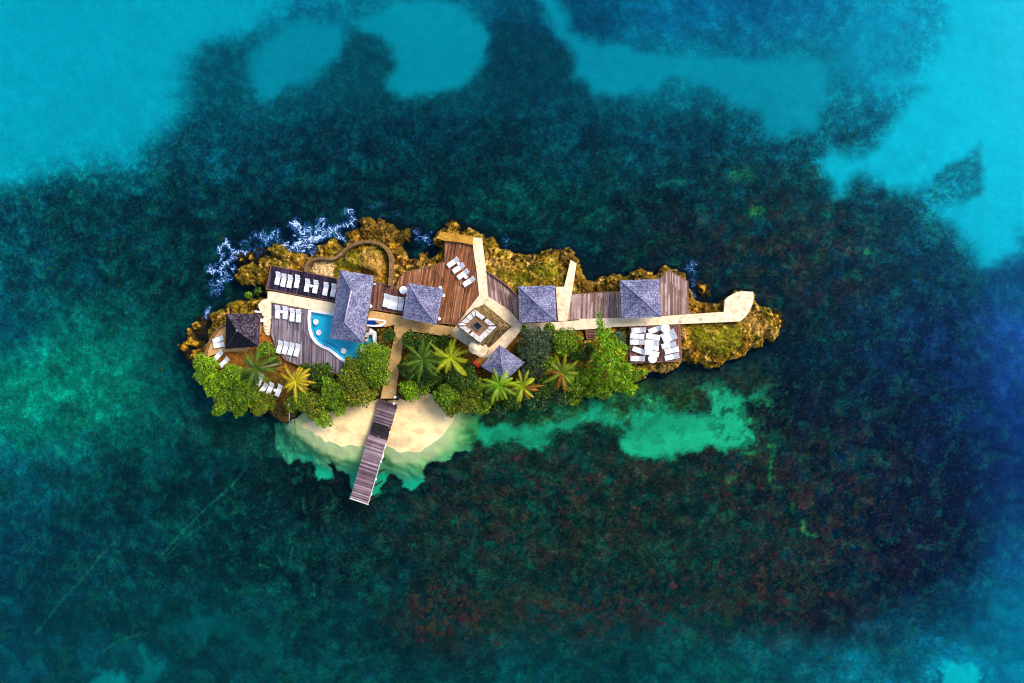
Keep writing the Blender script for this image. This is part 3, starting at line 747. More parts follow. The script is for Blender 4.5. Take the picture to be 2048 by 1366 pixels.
# colours of rock, soil and growth
hi = fbm(GX * 1.5, GY * 1.5, 4, 101, .8); lo = fbm(GX * .35, GY * .35, 3, 105)
ochre = lin((190, 142, 26)); dk = lin((50, 38, 10)); olive = lin((120, 108, 14)); pal = lin((226, 180, 92)); rus = lin((150, 86, 20))
t1 = sstep(hi, .42, .62)[..., None]
G = dk * (1 - t1) + ochre * t1
t2 = (sstep(fbm(GX * .7, GY * .7, 4, 111), .46, .60) * .7)[..., None]; G = G * (1 - t2) + olive * t2
t3 = sstep(fbm(GX * 2.2, GY * 2.2, 3, 115), .60, .70)[..., None]; G = G * (1 - t3) + pal * t3
t4 = (sstep(lo, .55, .68) * .25)[..., None]; G = G * (1 - t4) + rus * t4
t5 = (sstep(fbm(GX * .8, GY * .8, 4, 131, .7), .50, .60) * .62)[..., None]; G = G * (1 - t5) + lin((66, 52, 12)) * t5
def spread(polys, colr, soft, stg, hard=False):
    global G
    for p in polys:
        w_ = sstep(sdf(IX + jx * .6, IY + jy * .6, p), -soft, soft) * stg
        if not hard: w_ = w_ * (.45 + .55 * sstep(hi, .35, .55))
        G = G * (1 - w_[..., None]) + lin(colr) * w_[..., None]
spread(BROWN, (74, 56, 14), 8, .7)
spread(GRASS, (122, 124, 10), 12, .75)
spread([ZG([(1560,720),(1640,640),(1740,650),(1860,760),(1960,800),(1930,880),(1820,860),(1700,820)]), ZG([(660,1190),(740,1110),(990,1100),(940,1170),(830,1225),(740,1200)]), ZE([(640,560),(700,520),(860,600),(1000,640),(900,700),(700,640)]), ZC([(520,600),(680,560),(740,700),(700,860),(600,800),(480,740)])], (214, 164, 84), 8, .55)
spread(SOIL, (176, 108, 46), 5, .92, True)
spread([ZH([(-60,190),(60,185),(180,240),(200,330),(100,360),(-60,340)])], (170, 108, 76), 5, .9)
spread(SAND_G, (232, 198, 142), 3, .95, True)
w_ = (south * .85)[..., None] * sstep(IX, 372, 400)[..., None]
w2 = sstep(fbm(GX * .5, GY * .5, 3, 121), .42, .6)[..., None]
G = G * (1 - w_) + (lin((74, 66, 20)) * (1 - w2) + lin((52, 60, 12)) * w2) * w_
wetl = sstep(h, .22, .02)[..., None]                               # dark tidal band, rock below it coloured like the dark water
G = G * (1 - wetl * .85) + lin((26, 24, 14)) * wetl * .85
sub = sstep(h, .06, -.12)[..., None]; G = G * (1 - sub) + lin((3, 30, 38)) * sub
G = np.clip(G / GAIN * .85, 0, .8)
k = NT('island_rock')
c = k.attr('Col'); n1 = k.noise(2.8, 5, 0.8); n2 = k.noise(6.5, 3, 0.8); v = k.voro(3.3, 'F1', 'Distance')
g = k.ramp(k.math('ADD', k.math('MULTIPLY', n1, .55), k.math('MULTIPLY', n2, .45)), [(0.38, (.16, .15, .13)), (0.49, (.82, .80, .74)), (0.61, (1.9, 1.8, 1.55))])
k.bump(k.math('ADD', n1, k.math('MULTIPLY', v, .3)), 0.8, 0.14)
M['rock'] = k.done(k.mix(1.0, c, g, 'MULTIPLY'), 0.9, 0.12)
kk = (h > -3.2)
kq2 = kk[:-1, :-1] | kk[1:, :-1] | kk[:-1, 1:] | kk[1:, 1:]
terrain = link('terrain', grid_mesh('terrain', GX, GY, h, G, None, keep=kq2), M['rock'])
tag(terrain, kind='structure')

def ground_z(x, y):
    i = int(round((y - gy[0]) / .12)); j = int(round((x - gx[0]) / .12))
    i = min(max(i, 0), h.shape[0] - 1); j = min(max(j, 0), h.shape[1] - 1)
    return float(h[i, j])

# detached rocks standing in the sea
def sea_rock(poly_px, top, label, seed):
    cx = sum(p[0] for p in poly_px) / len(poly_px); cy = sum(p[1] for p in poly_px) / len(poly_px)
    wpt = [W(p[0], p[1], .3) for p in poly_px]; o = W(cx, cy, 0)
    xs_ = [p[0] for p in wpt]; ys_ = [p[1] for p in wpt]
    ax = np.arange(min(xs_) - 1.2, max(xs_) + 1.2, .12); ay = np.arange(min(ys_) - 1.2, max(ys_) + 1.2, .12)
    A, B = np.meshgrid(ax, ay)
    d = sdf(A + (fbm(A * 1.3, B * 1.3, 3, seed) - .5) * 1.0, B + (fbm(A * 1.3, B * 1.3, 3, seed + 4) - .5) * 1.0, [(p[0], p[1]) for p in wpt])
    Zr = np.where(d < 0, d * 2.2, top * (1 - np.exp(-d * 2.4))) + (1 - np.abs(fbm(A * 1.5, B * 1.5, 4, seed + 9, .6) * 2 - 1) - .8) * 1.1
    t = sstep(fbm(A * 1.4, B * 1.4, 4, seed + 2, .65), .38, .58)[..., None]
    cc_ = lin((60, 44, 12)) * (1 - t) + lin((196, 146, 36)) * t
    wt = sstep(Zr, .3, .0)[..., None]
    cc_ = cc_ * (1 - .8 * wt) + lin((26, 24, 14)) * .8 * wt
    kr = Zr > -3.0
    kr = kr[:-1, :-1] | kr[1:, :-1] | kr[:-1, 1:] | kr[1:, 1:]
    me = grid_mesh('sea_rock', A - o[0], B - o[1], Zr, cc_ / GAIN, None, keep=kr)
    ob = link('sea_rock', me, M['rock'], None, (o[0], o[1], 0))
    tag(ob, label, 'rock', 'rocks standing in the sea off the island')
sea_rock(ZB([(245,375),(270,345),(325,345),(330,400),(290,440),(250,420)]), .7, 'small round ochre sea rock off the western tip, northernmost of the western rocks', 3)
sea_rock(ZB([(180,450),(230,440),(290,520),(325,590),(300,630),(200,650),(130,690),(75,670),(110,610),(190,590),(200,520)]), 1.0, 'larger hooked ochre rock in the sea, farthest west of all the rocks', 23)
sea_rock(ZB([(180,760),(240,700),(330,665),(395,640),(395,790),(300,800),(200,795)]), .9, 'low ochre rock ledge in the sea just west of the curved terrace wall', 33)
sea_rock(ZA([(885,620),(935,600),(945,650),(900,690),(880,670)]), .6, 'small yellow rock amid foam off the north-west corner of the island', 43)
sea_rock(ZA([(750,640),(790,640),(800,680),(765,685)]), .35, 'tiny half-awash rock in the foam farthest north-west', 53)
sea_rock(ZG([(1140,350),(1190,335),(1235,370),(1230,430),(1180,440),(1145,400)]), .8, 'round mossy rock in the small cove beside the gabled wooden deck', 63)
sea_rock(ZG([(1850,650),(1900,625),(1960,640),(1980,720),(1900,700)]), .3, 'low dark reef rock awash off the eastern tip of the island', 73)

# reef: rusty and olive coral heads over the southern bottom
rs = np.random.RandomState(11)
cv = []; cf = []; ccl = []
ico = [(math.cos(a) * math.cos(e), math.sin(a) * math.cos(e), math.sin(e)) for e in (0, .6, 1.15) for a in [2 * PI * i / 9 for i in range(9)]] + [(0, 0, 1)]
icf = [(r_ * 9 + i, r_ * 9 + (i + 1) % 9, r_ * 9 + 9 + (i + 1) % 9, r_ * 9 + 9 + i) for r_ in range(2) for i in range(9)] + [(18 + i, 18 + (i + 1) % 9, 27) for i in range(9)]
for (c0, sp_, n_, sc_) in REEF:
    for i in range(n_):
        qx, qy = c0[0] + rs.randn() * sp_[0] * .5, c0[1] + rs.randn() * sp_[1] * .5
        if 800 < qx < 1290 and qy < 880: continue
        x, y, _ = W(qx, qy, -3)
        ix = min(max(int(np.searchsorted(xs, x)), 0), len(xs) - 1); iy = min(max(int(np.searchsorted(ys, y)), 0), len(ys) - 1)
        if sandw[iy, ix] > .3 or isl_d[iy, ix] < .95: continue
        zz = float(Zb[iy, ix]); r_ = rs.uniform(.15, .5) * sc_ * (1.7 if rs.rand() < .08 else 1)
        base = len(cv); q = rs.rand()
        pc = [(30, 34, 26), (44, 36, 24), (56, 28, 26), (20, 44, 32), (20, 40, 46)][rs.randint(5)] if qx > 800 else [(10, 52, 56), (24, 62, 40), (6, 36, 46), (34, 60, 26)][rs.randint(4)]
        pc = lin(pc) * rs.uniform(.7, 1.9) / GAIN * 1.5
        for vx, vy, vz in ico:
            kx = rs.uniform(.62, 1.3)
            cv.append((x + vx * r_ * kx, y + vy * r_ * kx, zz - .12 + vz * r_ * .30 * rs.uniform(.7, 1.25))); ccl.append(tuple(pc * rs.uniform(.6, 1.35)))
        cf += [tuple(base + u for u in f) for f in icf]
mb = MB(); mb.v, mb.f, mb.c = cv, cf, ccl
M['coral'] = mat_leaf('coral', .95, 0.0)
tag(mb.build('coral_reef', M['coral'], smooth=True), 'rusty brown and olive coral heads scattered over the dark sea floor', 'coral', kind='stuff')

# foam: thin lacy sheet lying on the water along the windward rocks
FOAM = [(ZA([(555,590),(590,520),(640,480),(700,560),(760,590),(850,600)]), 5, 1), (ZA([(440,820),(560,850),(600,770),(640,720),(720,640)]), 5, 1), (ZA([(570,690),(590,600)]), 4, .9), (ZA([(560,960),(600,900),(700,880),(620,830)]), 6, .9),
        (ZA([(520,1080),(560,980),(600,930)]), 5, .6), (ZA([(700,770),(740,800)]), 4, .7), (ZA([(1010,390),(1060,420),(1130,450),(1200,370)]), 6, .75), (ZA([(880,560),(950,470),(1040,560)]), 5, .4),
        (ZA([(1300,480),(1320,550),(1400,570),(1500,585),(1530,540)]), 6, 1.3), (ZA([(1430,250),(1460,330),(1520,420),(1560,480)]), 7, 1.1), (ZA([(1360,560),(1480,500),(1560,450),(1680,440),(1750,390)]), 7, 1.3), (ZA([(1560,480),(1640,600),(1600,540)]), 6, 1.2), (ZA([(1650,330),(1740,250)]), 4, .8),
        (ZA([(1560,330),(1640,350),(1850,340),(1940,300),(2060,260)]), 6, 1), (ZA([(1880,370),(1920,420),(1990,450)]), 5, 1), (ZC([(0,390),(60,400),(150,340),(240,300),(330,250),(390,230)]), 6, 1.1), (ZC([(340,210),(380,190),(360,130),(310,130)]), 5, 1), (ZC([(0,260),(40,240)]), 5, .8),
        (ZC([(180,360),(240,430),(300,450)]), 5, 1), (ZC([(500,60),(640,50),(760,60)]), 6, .25), (ZC([(690,170),(760,165),(900,190)]), 5, .3), (ZC([(1090,340),(1120,410),(1180,440)]), 7, .65), (ZC([(1180,440),(1250,490)]), 5, .6),
        (ZB([(340,320),(400,325),(425,290),(420,230)]), 4, .9), (ZG([(1060,210),(1130,140)]), 6, .45), (ZG([(1060,250),(1110,260),(1080,340)]), 5, .4), (ZG([(1080,350),(1130,440),(1200,510)]), 4, .45), (ZE([(850,330),(880,350),(850,410)]), 6, .4), (ZE([(900,450),(920,430)]), 4, .3), (ZA([(430,790),(500,760),(560,720)]), 5, .5), (ZA([(480,930),(520,1000),(500,1060)]), 5, .45), (ZA([(820,500),(900,470),(960,420)]), 5, .45), (ZA([(1200,370),(1250,460),(1290,520)]), 5, .6), (ZA([(960,570),(1000,600),(960,640)]), 4, .5),
        (ZA([(1740,300),(1800,380),(1830,440)]), 5, .8), (ZA([(1380,300),(1420,380),(1380,440)]), 5, .6), (ZC([(760,60),(830,120),(910,130)]), 6, .2), (ZC([(1270,380),(1180,460)]), 5, .4), (ZG([(1100,130),(1060,190),(1150,230)]), 5, .5), (ZE([(1540,420),(1640,440),(1670,520)]), 4, .25), (ZG([(1530,400),(1620,385),(1720,420)]), 3, .3)]
fx0, _, _ = W(405, 560, 0); fx1, _, _ = W(1450, 560, 0); _, fy0, _ = W(800, 665, 0); _, fy1, _ = W(800, 395, 0)
FX, FY = np.meshgrid(np.arange(fx0, fx1, .16), np.arange(fy0, fy1, .16))
UX, UY = proj(FX, FY, np.full_like(FX, .05))
jx_ = (fbm(FX * .8, FY * .8, 3, 201) - .5) * 18; jy_ = (fbm(FX * .8, FY * .8, 3, 205) - .5) * 18
fm = np.zeros_like(FX)
for pts, wd, stg in FOAM:
    if stg <= 0: continue
    d = linedist(UX + jx_, UY + jy_, pts)
    fm = np.maximum(fm, np.exp(-(d / (wd * 1.4)) ** 2) * stg)
kf = fm > .03
kf = kf[:-1, :-1] | kf[1:, :-1] | kf[:-1, 1:] | kf[1:, 1:]
k = NT('sea_foam')
fa = k.attr('foam', 'Fac')
wv_ = k.n('TexNoise'); wv_.inputs['Scale'].default_value = 1.3; wv_.inputs['Detail'].default_value = 3; k.l(k.coord(), wv_.inputs['Vector'])
vm = k.n('VectorMath', operation='MULTIPLY_ADD'); k.l(wv_.outputs['Color'], vm.inputs[0]); vm.inputs[1].default_value = (1.6, 1.6, 1.6); k.l(k.coord(), vm.inputs[2])
e1 = k.voro(.95, 'DISTANCE_TO_EDGE', 'Distance', vm.outputs[0]); e2 = k.voro(2.6, 'DISTANCE_TO_EDGE', 'Distance', vm.outputs[0])
l1 = k.ramp(e1, [(0.0, 1.0), (0.10, 0.0)]); l2 = k.ramp(e2, [(0.0, .8), (0.10, 0.0)])
fn = k.noise(5, 4, 0.8)
lace = k.math('ADD', k.math('ADD', l1, k.math('MULTIPLY', l2, .8)), k.math('MULTIPLY', k.math('SUBTRACT', fn, .5), 1.6))
wash = k.ramp(k.noise(1.7, 6, 0.78, vm.outputs[0]), [(.46, 0.0), (.66, 1.0)])
lace = k.math('ADD', k.math('MULTIPLY', lace, .75), wash)
al = k.math('MULTIPLY', lace, k.math('POWER', fa, 0.9))
al = k.ramp(al, [(0.18, 0.0), (1.2, 0.85)])
k.done(k.ramp(al, [(0.1, rgb(20, 90, 180)), (0.5, rgb(100, 156, 222)), (0.9, rgb(206, 220, 242))]), 0.8, 0.2)
k.l(al, k.b.inputs['Alpha'])
foam = link('sea_foam', grid_mesh('sea_foam', FX, FY, np.full_like(FX, .05), None, {'foam': fm}, keep=kf), k.m)
tag(foam, 'lacy white and blue foam streaks breaking along the windward rocks', 'foam', kind='stuff')
# ================================================================== PATHS
def w3(pts, z): return [W(p[0], p[1], z) for p in pts]
def path(name, pts, z, mat='concrete', thick=.45, zs=None):
    if zs is None: poly = w3(pts, z)
    else: poly = [W(p[0], p[1], q) for p, q in zip(pts, zs)]
    o = MB().prism(poly, z - thick, z).build(name, M[mat])
    tag(o, kind='structure'); return o
PZ = 2.36
path('path', ZB([(1110,15),(1180,20),(1870,148),(1930,160),(1950,280),(1860,268),(1600,222),(1150,140),(1110,120)]), PZ + .000)
path('path', ZB([(1040,120),(1110,95),(1150,130),(1150,330),(1120,345),(1065,335),(1045,270),(1010,205),(1005,165)]), PZ - .03)
path('path', ZD([(890,228),(1285,296),(1285,322),(1680,392),(1900,430),(1900,545),(1390,470),(1310,480),(1180,480),(1190,395),(1080,420),(880,310)]), PZ + .006, 'concrete_warm')
path('path', ZD([(1200,470),(1312,476),(1275,650),(1250,850),(1215,1050),(1200,1235),(1030,1235),(1045,1150),(1110,900),(1160,650)]), PZ, 'concrete_warm', .3,
     [2.33, 2.33, 2.1, 1.85, 1.6, 1.36, 1.36, 1.46, 1.8, 2.1])
path('path', [(957.6,591),(974,591.5),(1018,620),(1041,646),(1041,663),(1014.7,693),(999,710),(988,716),(960,715),(937,693),(912,676),(905,660),(912,651),(937,618)], PZ + .012)
path('path', ZE([(480,310),(587,318),(612,520),(640,700),(658,985),(600,1010),(560,985),(530,700),(500,500)]), PZ + .02)
path('path', ZF([(1020,268),(1430,250),(2060,205),(2060,318),(1560,345),(1025,362)]), PZ + .004)
path('path', ZG([(-10,672),(405,662),(790,645),(1403,603),(1412,490),(1445,455),(1530,410),(1600,402),(1690,408),(1694,455),(1688,520),(1640,620),(1600,665),(1560,697),(970,722),(-10,766)]), PZ + .010)
path('path', ZE([(1600,566),(1667,606),(1612,960),(1562,1262),(1458,1262),(1430,874),(1526,872)]), PZ + .016)
path('terrace', ZF([(498,708),(640,560),(760,500),(800,505),(640,690),(560,770)]), 2.25, 'ochre_stone')
path('terrace', ZB([(622,400),(560,450),(490,530),(440,640),(425,760),(540,720),(700,700),(860,700),(1000,560),(1040,420),(1030,330),(660,330)]), 2.02, 'concrete_warm')
# round steps down from the path to the pool deck
for i, (cx, cy) in enumerate([(1105,372),(1103,408),(1102,442),(1108,470)]):
    c = W(*ZB([(cx, cy)])[0], 2.2)
    o = MB().lathe(0, 0, [(.62, -.5), (.62, -.03), (.58, 0)], 20).build('step', M['concrete'], None, (c[0], c[1], 2.3 - .12 * i))
    tag(o, ['widest top round step by the thatched western pavilion', 'second round step down below the top one', 'third round step down towards the trees', 'lowest round step beside the pool deck corner'][i], 'step', 'round pale steps beside the pool deck')

# ================================================================== WALLS
def wall(name, pts, wdt, top, mat, label, cat='wall', base=None):
    P = [W(p[0], p[1], top) for p in pts]
    # resample smooth
    Q = []
    for i in range(len(P) - 1):
        p0 = Vector(P[max(i - 1, 0)]); p1 = Vector(P[i]); p2 = Vector(P[i + 1]); p3 = Vector(P[min(i + 2, len(P) - 1)])
        for t in (0, .25, .5, .75):
            Q.append(.5 * ((2 * p1) + (-p0 + p2) * t + (2 * p0 - 5 * p1 + 4 * p2 - p3) * t * t + (-p0 + 3 * p1 - 3 * p2 + p3) * t ** 3))
    Q.append(Vector(P[-1]))
    rr = random.Random(len(pts))
    mb = MB(); vs = []; fs = []
    for i, q in enumerate(Q):
        d = (Q[min(i + 1, len(Q) - 1)] - Q[max(i - 1, 0)]); d.z = 0; d.normalize(); n = Vector((-d.y, d.x, 0))
        hw = wdt / 2 * rr.uniform(.9, 1.12); zt = top + rr.uniform(-.04, .04); zb = (base if base is not None else ground_z(q.x, q.y) - .5)
        vs += [q + n * hw * 1.15 + Vector((0, 0, zb - q.z)), q + n * hw + Vector((0, 0, zt - .07 - q.z)), q + n * hw * .75 + Vector((0, 0, zt - q.z)),
               q - n * hw * .75 + Vector((0, 0, zt - q.z)), q - n * hw + Vector((0, 0, zt - .07 - q.z)), q - n * hw * 1.15 + Vector((0, 0, zb - q.z))]
    for i in range(len(Q) - 1):
        for j in range(5):
            fs.append((i * 6 + j, i * 6 + j + 1, i * 6 + 7 + j, i * 6 + 6 + j))
    fs.append((5, 4, 3, 2, 1, 0)); m = (len(Q) - 1) * 6; fs.append((m, m + 1, m + 2, m + 3, m + 4, m + 5))
    o = mb.add(vs, fs).build(name, M[mat])
    return tag(o, label, cat)
wall('garden_wall', ZB([(622,392),(560,430),(500,500),(450,580),(420,650),(400,720),(388,800)]), .36, 2.35, 'stone_wall', 'low curved brown stone wall round the terrace with two loungers at the western end')
wall('garden_wall', ZA([(1540,815),(1545,740),(1590,695),(1660,668),(1740,662)]) + ZC([(110,668),(180,650),(240,605),(330,530),(450,484),(560,474),(660,496),(740,545),(785,620),(800,700),(800,820),(792,900),(788,975)]), .44, 2.75, 'stone_wall', 'long winding brown stone wall round the grassy mound north of the bar roof')
wall('garden_wall', ZE([(640,692),(770,780),(900,880),(1000,985)]), .2, 2.55, 'beam', 'thin low kerb wall along the slanting edge of the triangular deck')
led = MB().prism(w3(ZC([(1318,432),(1375,362),(1560,385),(1740,420),(1740,512),(1600,482),(1420,462)]), 2.75), 1.2, 2.75).build('stone_ledge', M['ochre_stone'])
tag(led, 'ochre stone ledge above the north deck beside the end of the concrete walkway', 'ledge')

# ================================================================== DECKS
def deck(label, pts, z, mat, ang_px, posts=True, frame='beam', thick=.1, name='wooden_deck', cat='deck', fw=.12):
    """ang_px: direction of the boards in the picture, degrees from up, clockwise"""
    P = w3(pts, z)
    cx = sum(p[0] for p in P) / len(P); cy = sum(p[1] for p in P) / len(P)
    a = -math.radians(ang_px)
    ca, sa = math.cos(-a), math.sin(-a)
    L = [((p[0] - cx) * ca - (p[1] - cy) * sa, (p[0] - cx) * sa + (p[1] - cy) * ca) for p in P]
    t = thing(name, label, cat, (cx, cy, z), a)
    MB().prism(L, -thick, 0).build('boards', M[mat], t)
    # edge board and joists round the rim
    fr = MB(); n = len(L)
    for i in range(n):
        p, q = L[i], L[(i + 1) % n]
        d = math.hypot(q[0] - p[0], q[1] - p[1]); an = math.atan2(q[1] - p[1], q[0] - p[0])
        if d < .5: continue
        fr.box((p[0] + q[0]) / 2, (p[1] + q[1]) / 2, -.09, d, fw, .22 + .004 * (i % 3), an, bev=.01)
    fr.build('edge_board', M[frame], t)
    if posts:
        for i in range(n):
            p = L[i]
            l = math.hypot(*p); px_, py_ = p[0] * (1 - .25 / l), p[1] * (1 - .25 / l)
            wx_ = cx + px_ * math.cos(a) - py_ * math.sin(a); wy_ = cy + px_ * math.sin(a) + py_ * math.cos(a)
            g = min(ground_z(wx_, wy_), z - .3) - .3
            MB().tube([(px_, py_, g - z), (px_, py_, -.11)], .09, 8).build('post', M['post'], t)
    return t
deck('dark painted sunbathing deck with eight white loungers on the north-west shore', ZA([(1150,745),(1510,815),(1900,892),(1900,1162),(1600,1110),(1100,1010)]), 2.25, 'deck_dark', 8)
deck('large grey-purple pool deck curving along the swimming pool', ZB([(1155,142),(1585,222),(1560,330),(1570,440),(1610,540),(1680,610),(1790,690),(1880,760),(1990,830),(1955,962),(1500,870),(1310,795),(1205,660),(1148,500)]), 2.24, 'deck_grey', 1)
deck('narrow brown deck between the bar roof and the next square roof', ZC([(590,925),(720,950),(860,990),(1010,1010),(960,1296),(556,1236)]), 2.22, 'deck_wine', 6)
deck('big red-brown sun deck with four angled white loungers and the curved edge', ZC([(862,990),(905,890),(962,822),(1100,790),(1250,752),(1422,705),(1424,468),(1742,512),(1760,640),(1790,860),(1822,1085),(1690,1250),(1600,1420),(1340,1400),(1000,1300),(960,1100)]), 2.26, 'deck_red', 9)
deck('slanting triangular deck east of the walkway and below the mossy rocks', ZE([(636,690),(1000,985),(1015,1130),(1030,1262),(900,1140),(655,985)]), 2.24, 'deck_brown', -8)
deck('small deck strip beneath the square roof between the two northern walkways', ZE([(1020,880),(1445,870),(1462,1262),(1030,1278)]), 2.25, 'deck_wine', 0)
deck('oblong brown deck between the short walkway and the eastern square roof', ZE([(1612,958),(2048,932),(2180,925),(2200,1235),(1563,1252)]), 2.25, 'deck_brown', 1)
deck('deck floor under the eastern square roof', ZG([(392,310),(770,296),(792,642),(405,662)]), 2.235, 'deck_brown', 1)
deck('gabled brown deck with a pointed end east of the last square roof', ZG([(770,290),(864,194),(1052,306),(1056,584),(1095,622),(790,640)]), 2.255, 'deck_brown', 0)
deck('square wine-brown deck stacked with white loungers below the long walkway', ZG([(490,738),(972,717),(988,1080),(490,1102)]), 2.25, 'deck_wine', 0, frame='beam', fw=.2)
deck('short plank stairway below the long walkway beside the tall feathery tree', ZF([(1765,310),(1885,308),(1885,440),(1785,440)]), 2.1, 'deck_wine', 90, name='plank_stair', cat='stairs')
# jetty in two sections
def jetty(sections):
    A0 = W(*ZH([(1155,115)])[0], 1.25); B0 = W(*ZH([(873,1082)])[0], 1.25)
    d = Vector((B0[0] - A0[0], B0[1] - A0[1], 0)); L = d.length; an = math.atan2(d.y, d.x) + PI / 2      # local -Y runs out to sea
    t = thing('jetty', 'long narrow grey wooden jetty running from the beach out into deep water', 'jetty', (A0[0], A0[1], 0), an)
    w_ = 2.85
    l1 = L * .385
    for nm, y0, y1, z, mt in (('boards', .0, l1, 1.24, 'jetty_upper'), ('boards', l1 - .1, L, 1.36, 'jetty')):
        pl = MB(); n = int((y1 - y0) / .19); rr = random.Random(3)
        for i in range(n):
            yy = -(y0 + (i + .5) * (y1 - y0) / n)
            pl.box(rr.uniform(-.03, .03), yy, z - .025 + rr.uniform(-.008, .008), w_ + rr.uniform(-.05, .05), (y1 - y0) / n - .018, .05, rr.uniform(-.004, .004))
        pl.build(nm, M[mt], t)
        for sx in (-1, 0, 1):
            MB().box(sx * (w_ / 2 - .16), -(y0 + y1) / 2, z - .15, .1, y1 - y0 - .1, .19).build('bearer', M['beam'], t)
    MB().box(0, -L - .02, 1.42, w_ + .1, .16, .1, bev=.02).build('end_beam', M['jetty_edge'], t)
    MB().box(w_ / 2 - .02, -(l1 + L) / 2, 1.41, .09, L - l1 - .3, .08, bev=.02).build('side_rail', M['jetty_edge'], t)
    for i in range(8):
        y = -.6 - i * (L - 1.0) / 7
        for sx in (-1, 1):
            MB().tube([(sx * (w_ / 2 - .2), y, -3.6), (sx * (w_ / 2 - .2), y, 1.1)], .11, 8).build('pile', M['post'], t)
    for y, s_ in ((.28, 1), (.42, 1), (.50, 1), (.525, 1.4), (.57, .8), (.75, .9), (.90, .8)):
        c = MB().tube([(w_ / 2 + .04, -L * y - .22 * s_, 1.35), (w_ / 2 + .1, -L * y, 1.42), (w_ / 2 + .04, -L * y + .22 * s_, 1.35)], .085 * s_, 8)
        c.build('cleat', M['white'], t, smooth=True)
    return t
M['jetty_edge'] = mat_plain('pale_worn_beam', rgb(206, 196, 190), .2, .7)
def mat_jetty(name, cols, wet=None):
    k = NT(name)
    sep = k.n('SeparateXYZ'); k.l(k.coord(), sep.inputs[0])
    fl = k.math('FLOOR', k.math('DIVIDE', sep.outputs[1], .19))
    w = k.white(fl); nb = k.n('TexWhiteNoise', noise_dimensions='1D'); k.l(fl, nb.inputs['W'])
    gr = k.noise(1, 5, .7, vec=k.mapped((1.2, 18, 1))); we = k.noise(.5, 3, .6)
    f = k.math('ADD', k.math('MULTIPLY', nb.outputs['Value'], .38), k.math('ADD', k.math('MULTIPLY', gr, .4), k.math('MULTIPLY', we, .35)))
    col = k.ramp(f, [(.32 + .5 * i / (len(cols) - 1), c) for i, c in enumerate(cols)])
    if wet:
        y0, y1 = wet
        nz = k.noise(.9, 4, .6, vec=k.mapped((.7, 1.6, 1)))
        yy = k.math('ADD', sep.outputs[1], k.math('MULTIPLY', k.math('SUBTRACT', nz, .5), 2.6))
        band = k.math('MULTIPLY', k.math('LESS_THAN', yy, y0), k.math('GREATER_THAN', yy, y1))
        col = k.mix(k.math('MULTIPLY', band, .92), col, rgb(16, 10, 20))
    k.bump(gr, .4, .02)
    return k.done(col, .75, .25)
_jc = [rgb(54, 36, 46), rgb(98, 74, 84), rgb(132, 106, 114), rgb(184, 164, 170)]
M['jetty'] = mat_jetty('silvered_jetty_boards_cross', _jc)
M['jetty_upper'] = mat_jetty('upper_jetty_boards', [tuple(v * .72 for v in c) for c in _jc], wet=(-3.5, -5.4))
jetty(None)

# ================================================================== SWIMMING POOL
pool = thing('swimming_pool', 'turquoise free-form swimming pool with white curved coping under the long bar roof', 'pool', W(660, 680, 2.2))
PO = Vector(pool.location)
def rel(pts, z, o=PO): return [(W(p[0], p[1], z)[0] - o[0], W(p[0], p[1], z)[1] - o[1]) for p in pts]
inner = ZD([(238,250),(484,292),(760,330),(860,440),(935,512),(945,600),(930,700),(860,770),(760,806),(640,806),(560,750),(500,700),(440,655),(375,630),(310,585),(262,520),(236,430),(228,330)])
outer = ZD([(205,222),(490,264),(790,300),(890,425),(962,480),(972,610),(955,715),(880,800),(765,835),(625,836),(540,778),(475,720),(420,684),(350,655),(282,608),(228,535),(204,440),(195,320)])
IN = rel(inner, 2.42); OU = rel(outer, 2.42)
n = len(IN)
cop = MB(); vs = []; fs = []
for z, ring in ((1.0, OU), (2.40, OU), (2.44, [(a[0] * .85 + b[0] * .15, a[1] * .85 + b[1] * .15) for a, b in zip(OU, IN)]), (2.44, [(a[0] * .15 + b[0] * .85, a[1] * .15 + b[1] * .85) for a, b in zip(OU, IN)]), (2.40, IN), (1.0, IN)):
    vs += [(p[0], p[1], z - PO.z) for p in ring]
for r_ in range(5):
    for i in range(n):
        j = (i + 1) % n; fs.append((r_ * n + i, r_ * n + j, (r_ + 1) * n + j, (r_ + 1) * n + i))
cop.add(vs, fs).build('coping', M['coping'], pool)
cxm = sum(p[0] for p in IN) / n; cym = sum(p[1] for p in IN) / n
MB().prism([(p[0] + (cxm - p[0]) * .004, p[1] + (cym - p[1]) * .004) for p in IN], .92 - PO.z, 1.70 - PO.z).build('basin', M['pool_tile'], pool)
# submerged seat running along the curved side
seat_o = rel(ZD([(238,340),(248,430),(274,515),(320,576),(382,618),(446,642),(508,688),(570,740),(640,795)]), 1.7)
seat_i = rel(ZD([(262,330),(272,425),(298,500),(342,556),(398,592),(462,618),(526,662),(590,712),(662,770)]), 1.7)
m_ = len(seat_o)
sv = [(p[0], p[1], 2.10 - PO.z) for p in seat_o] + [(p[0], p[1], 2.10 - PO.z) for p in seat_i] + [(p[0], p[1], 1.4 - PO.z) for p in seat_i]
sf = [(i, i + 1, m_ + i + 1, m_ + i) for i in range(m_ - 1)] + [(m_ + i, m_ + i + 1, 2 * m_ + i + 1, 2 * m_ + i) for i in range(m_ - 1)]
MB().add(sv, sf).build('bench', M['pool_tile'], pool)
rimv = [(p[0], p[1], 2.115 - PO.z) for p in seat_i] + [(p[0] * .985 + (cxm) * .015, p[1] * .985 + cym * .015, 2.115 - PO.z) for p in rel(ZD([(266,328),(276,424),(302,498),(346,553),(402,588),(466,613),(530,657),(594,707),(666,765)]), 1.7)]
MB().add(rimv, [(i, i + 1, m_ + i + 1, m_ + i) for i in range(m_ - 1)]).build('bench_edge', M['pool_tile_dark'], pool)
k = NT('pool_water')
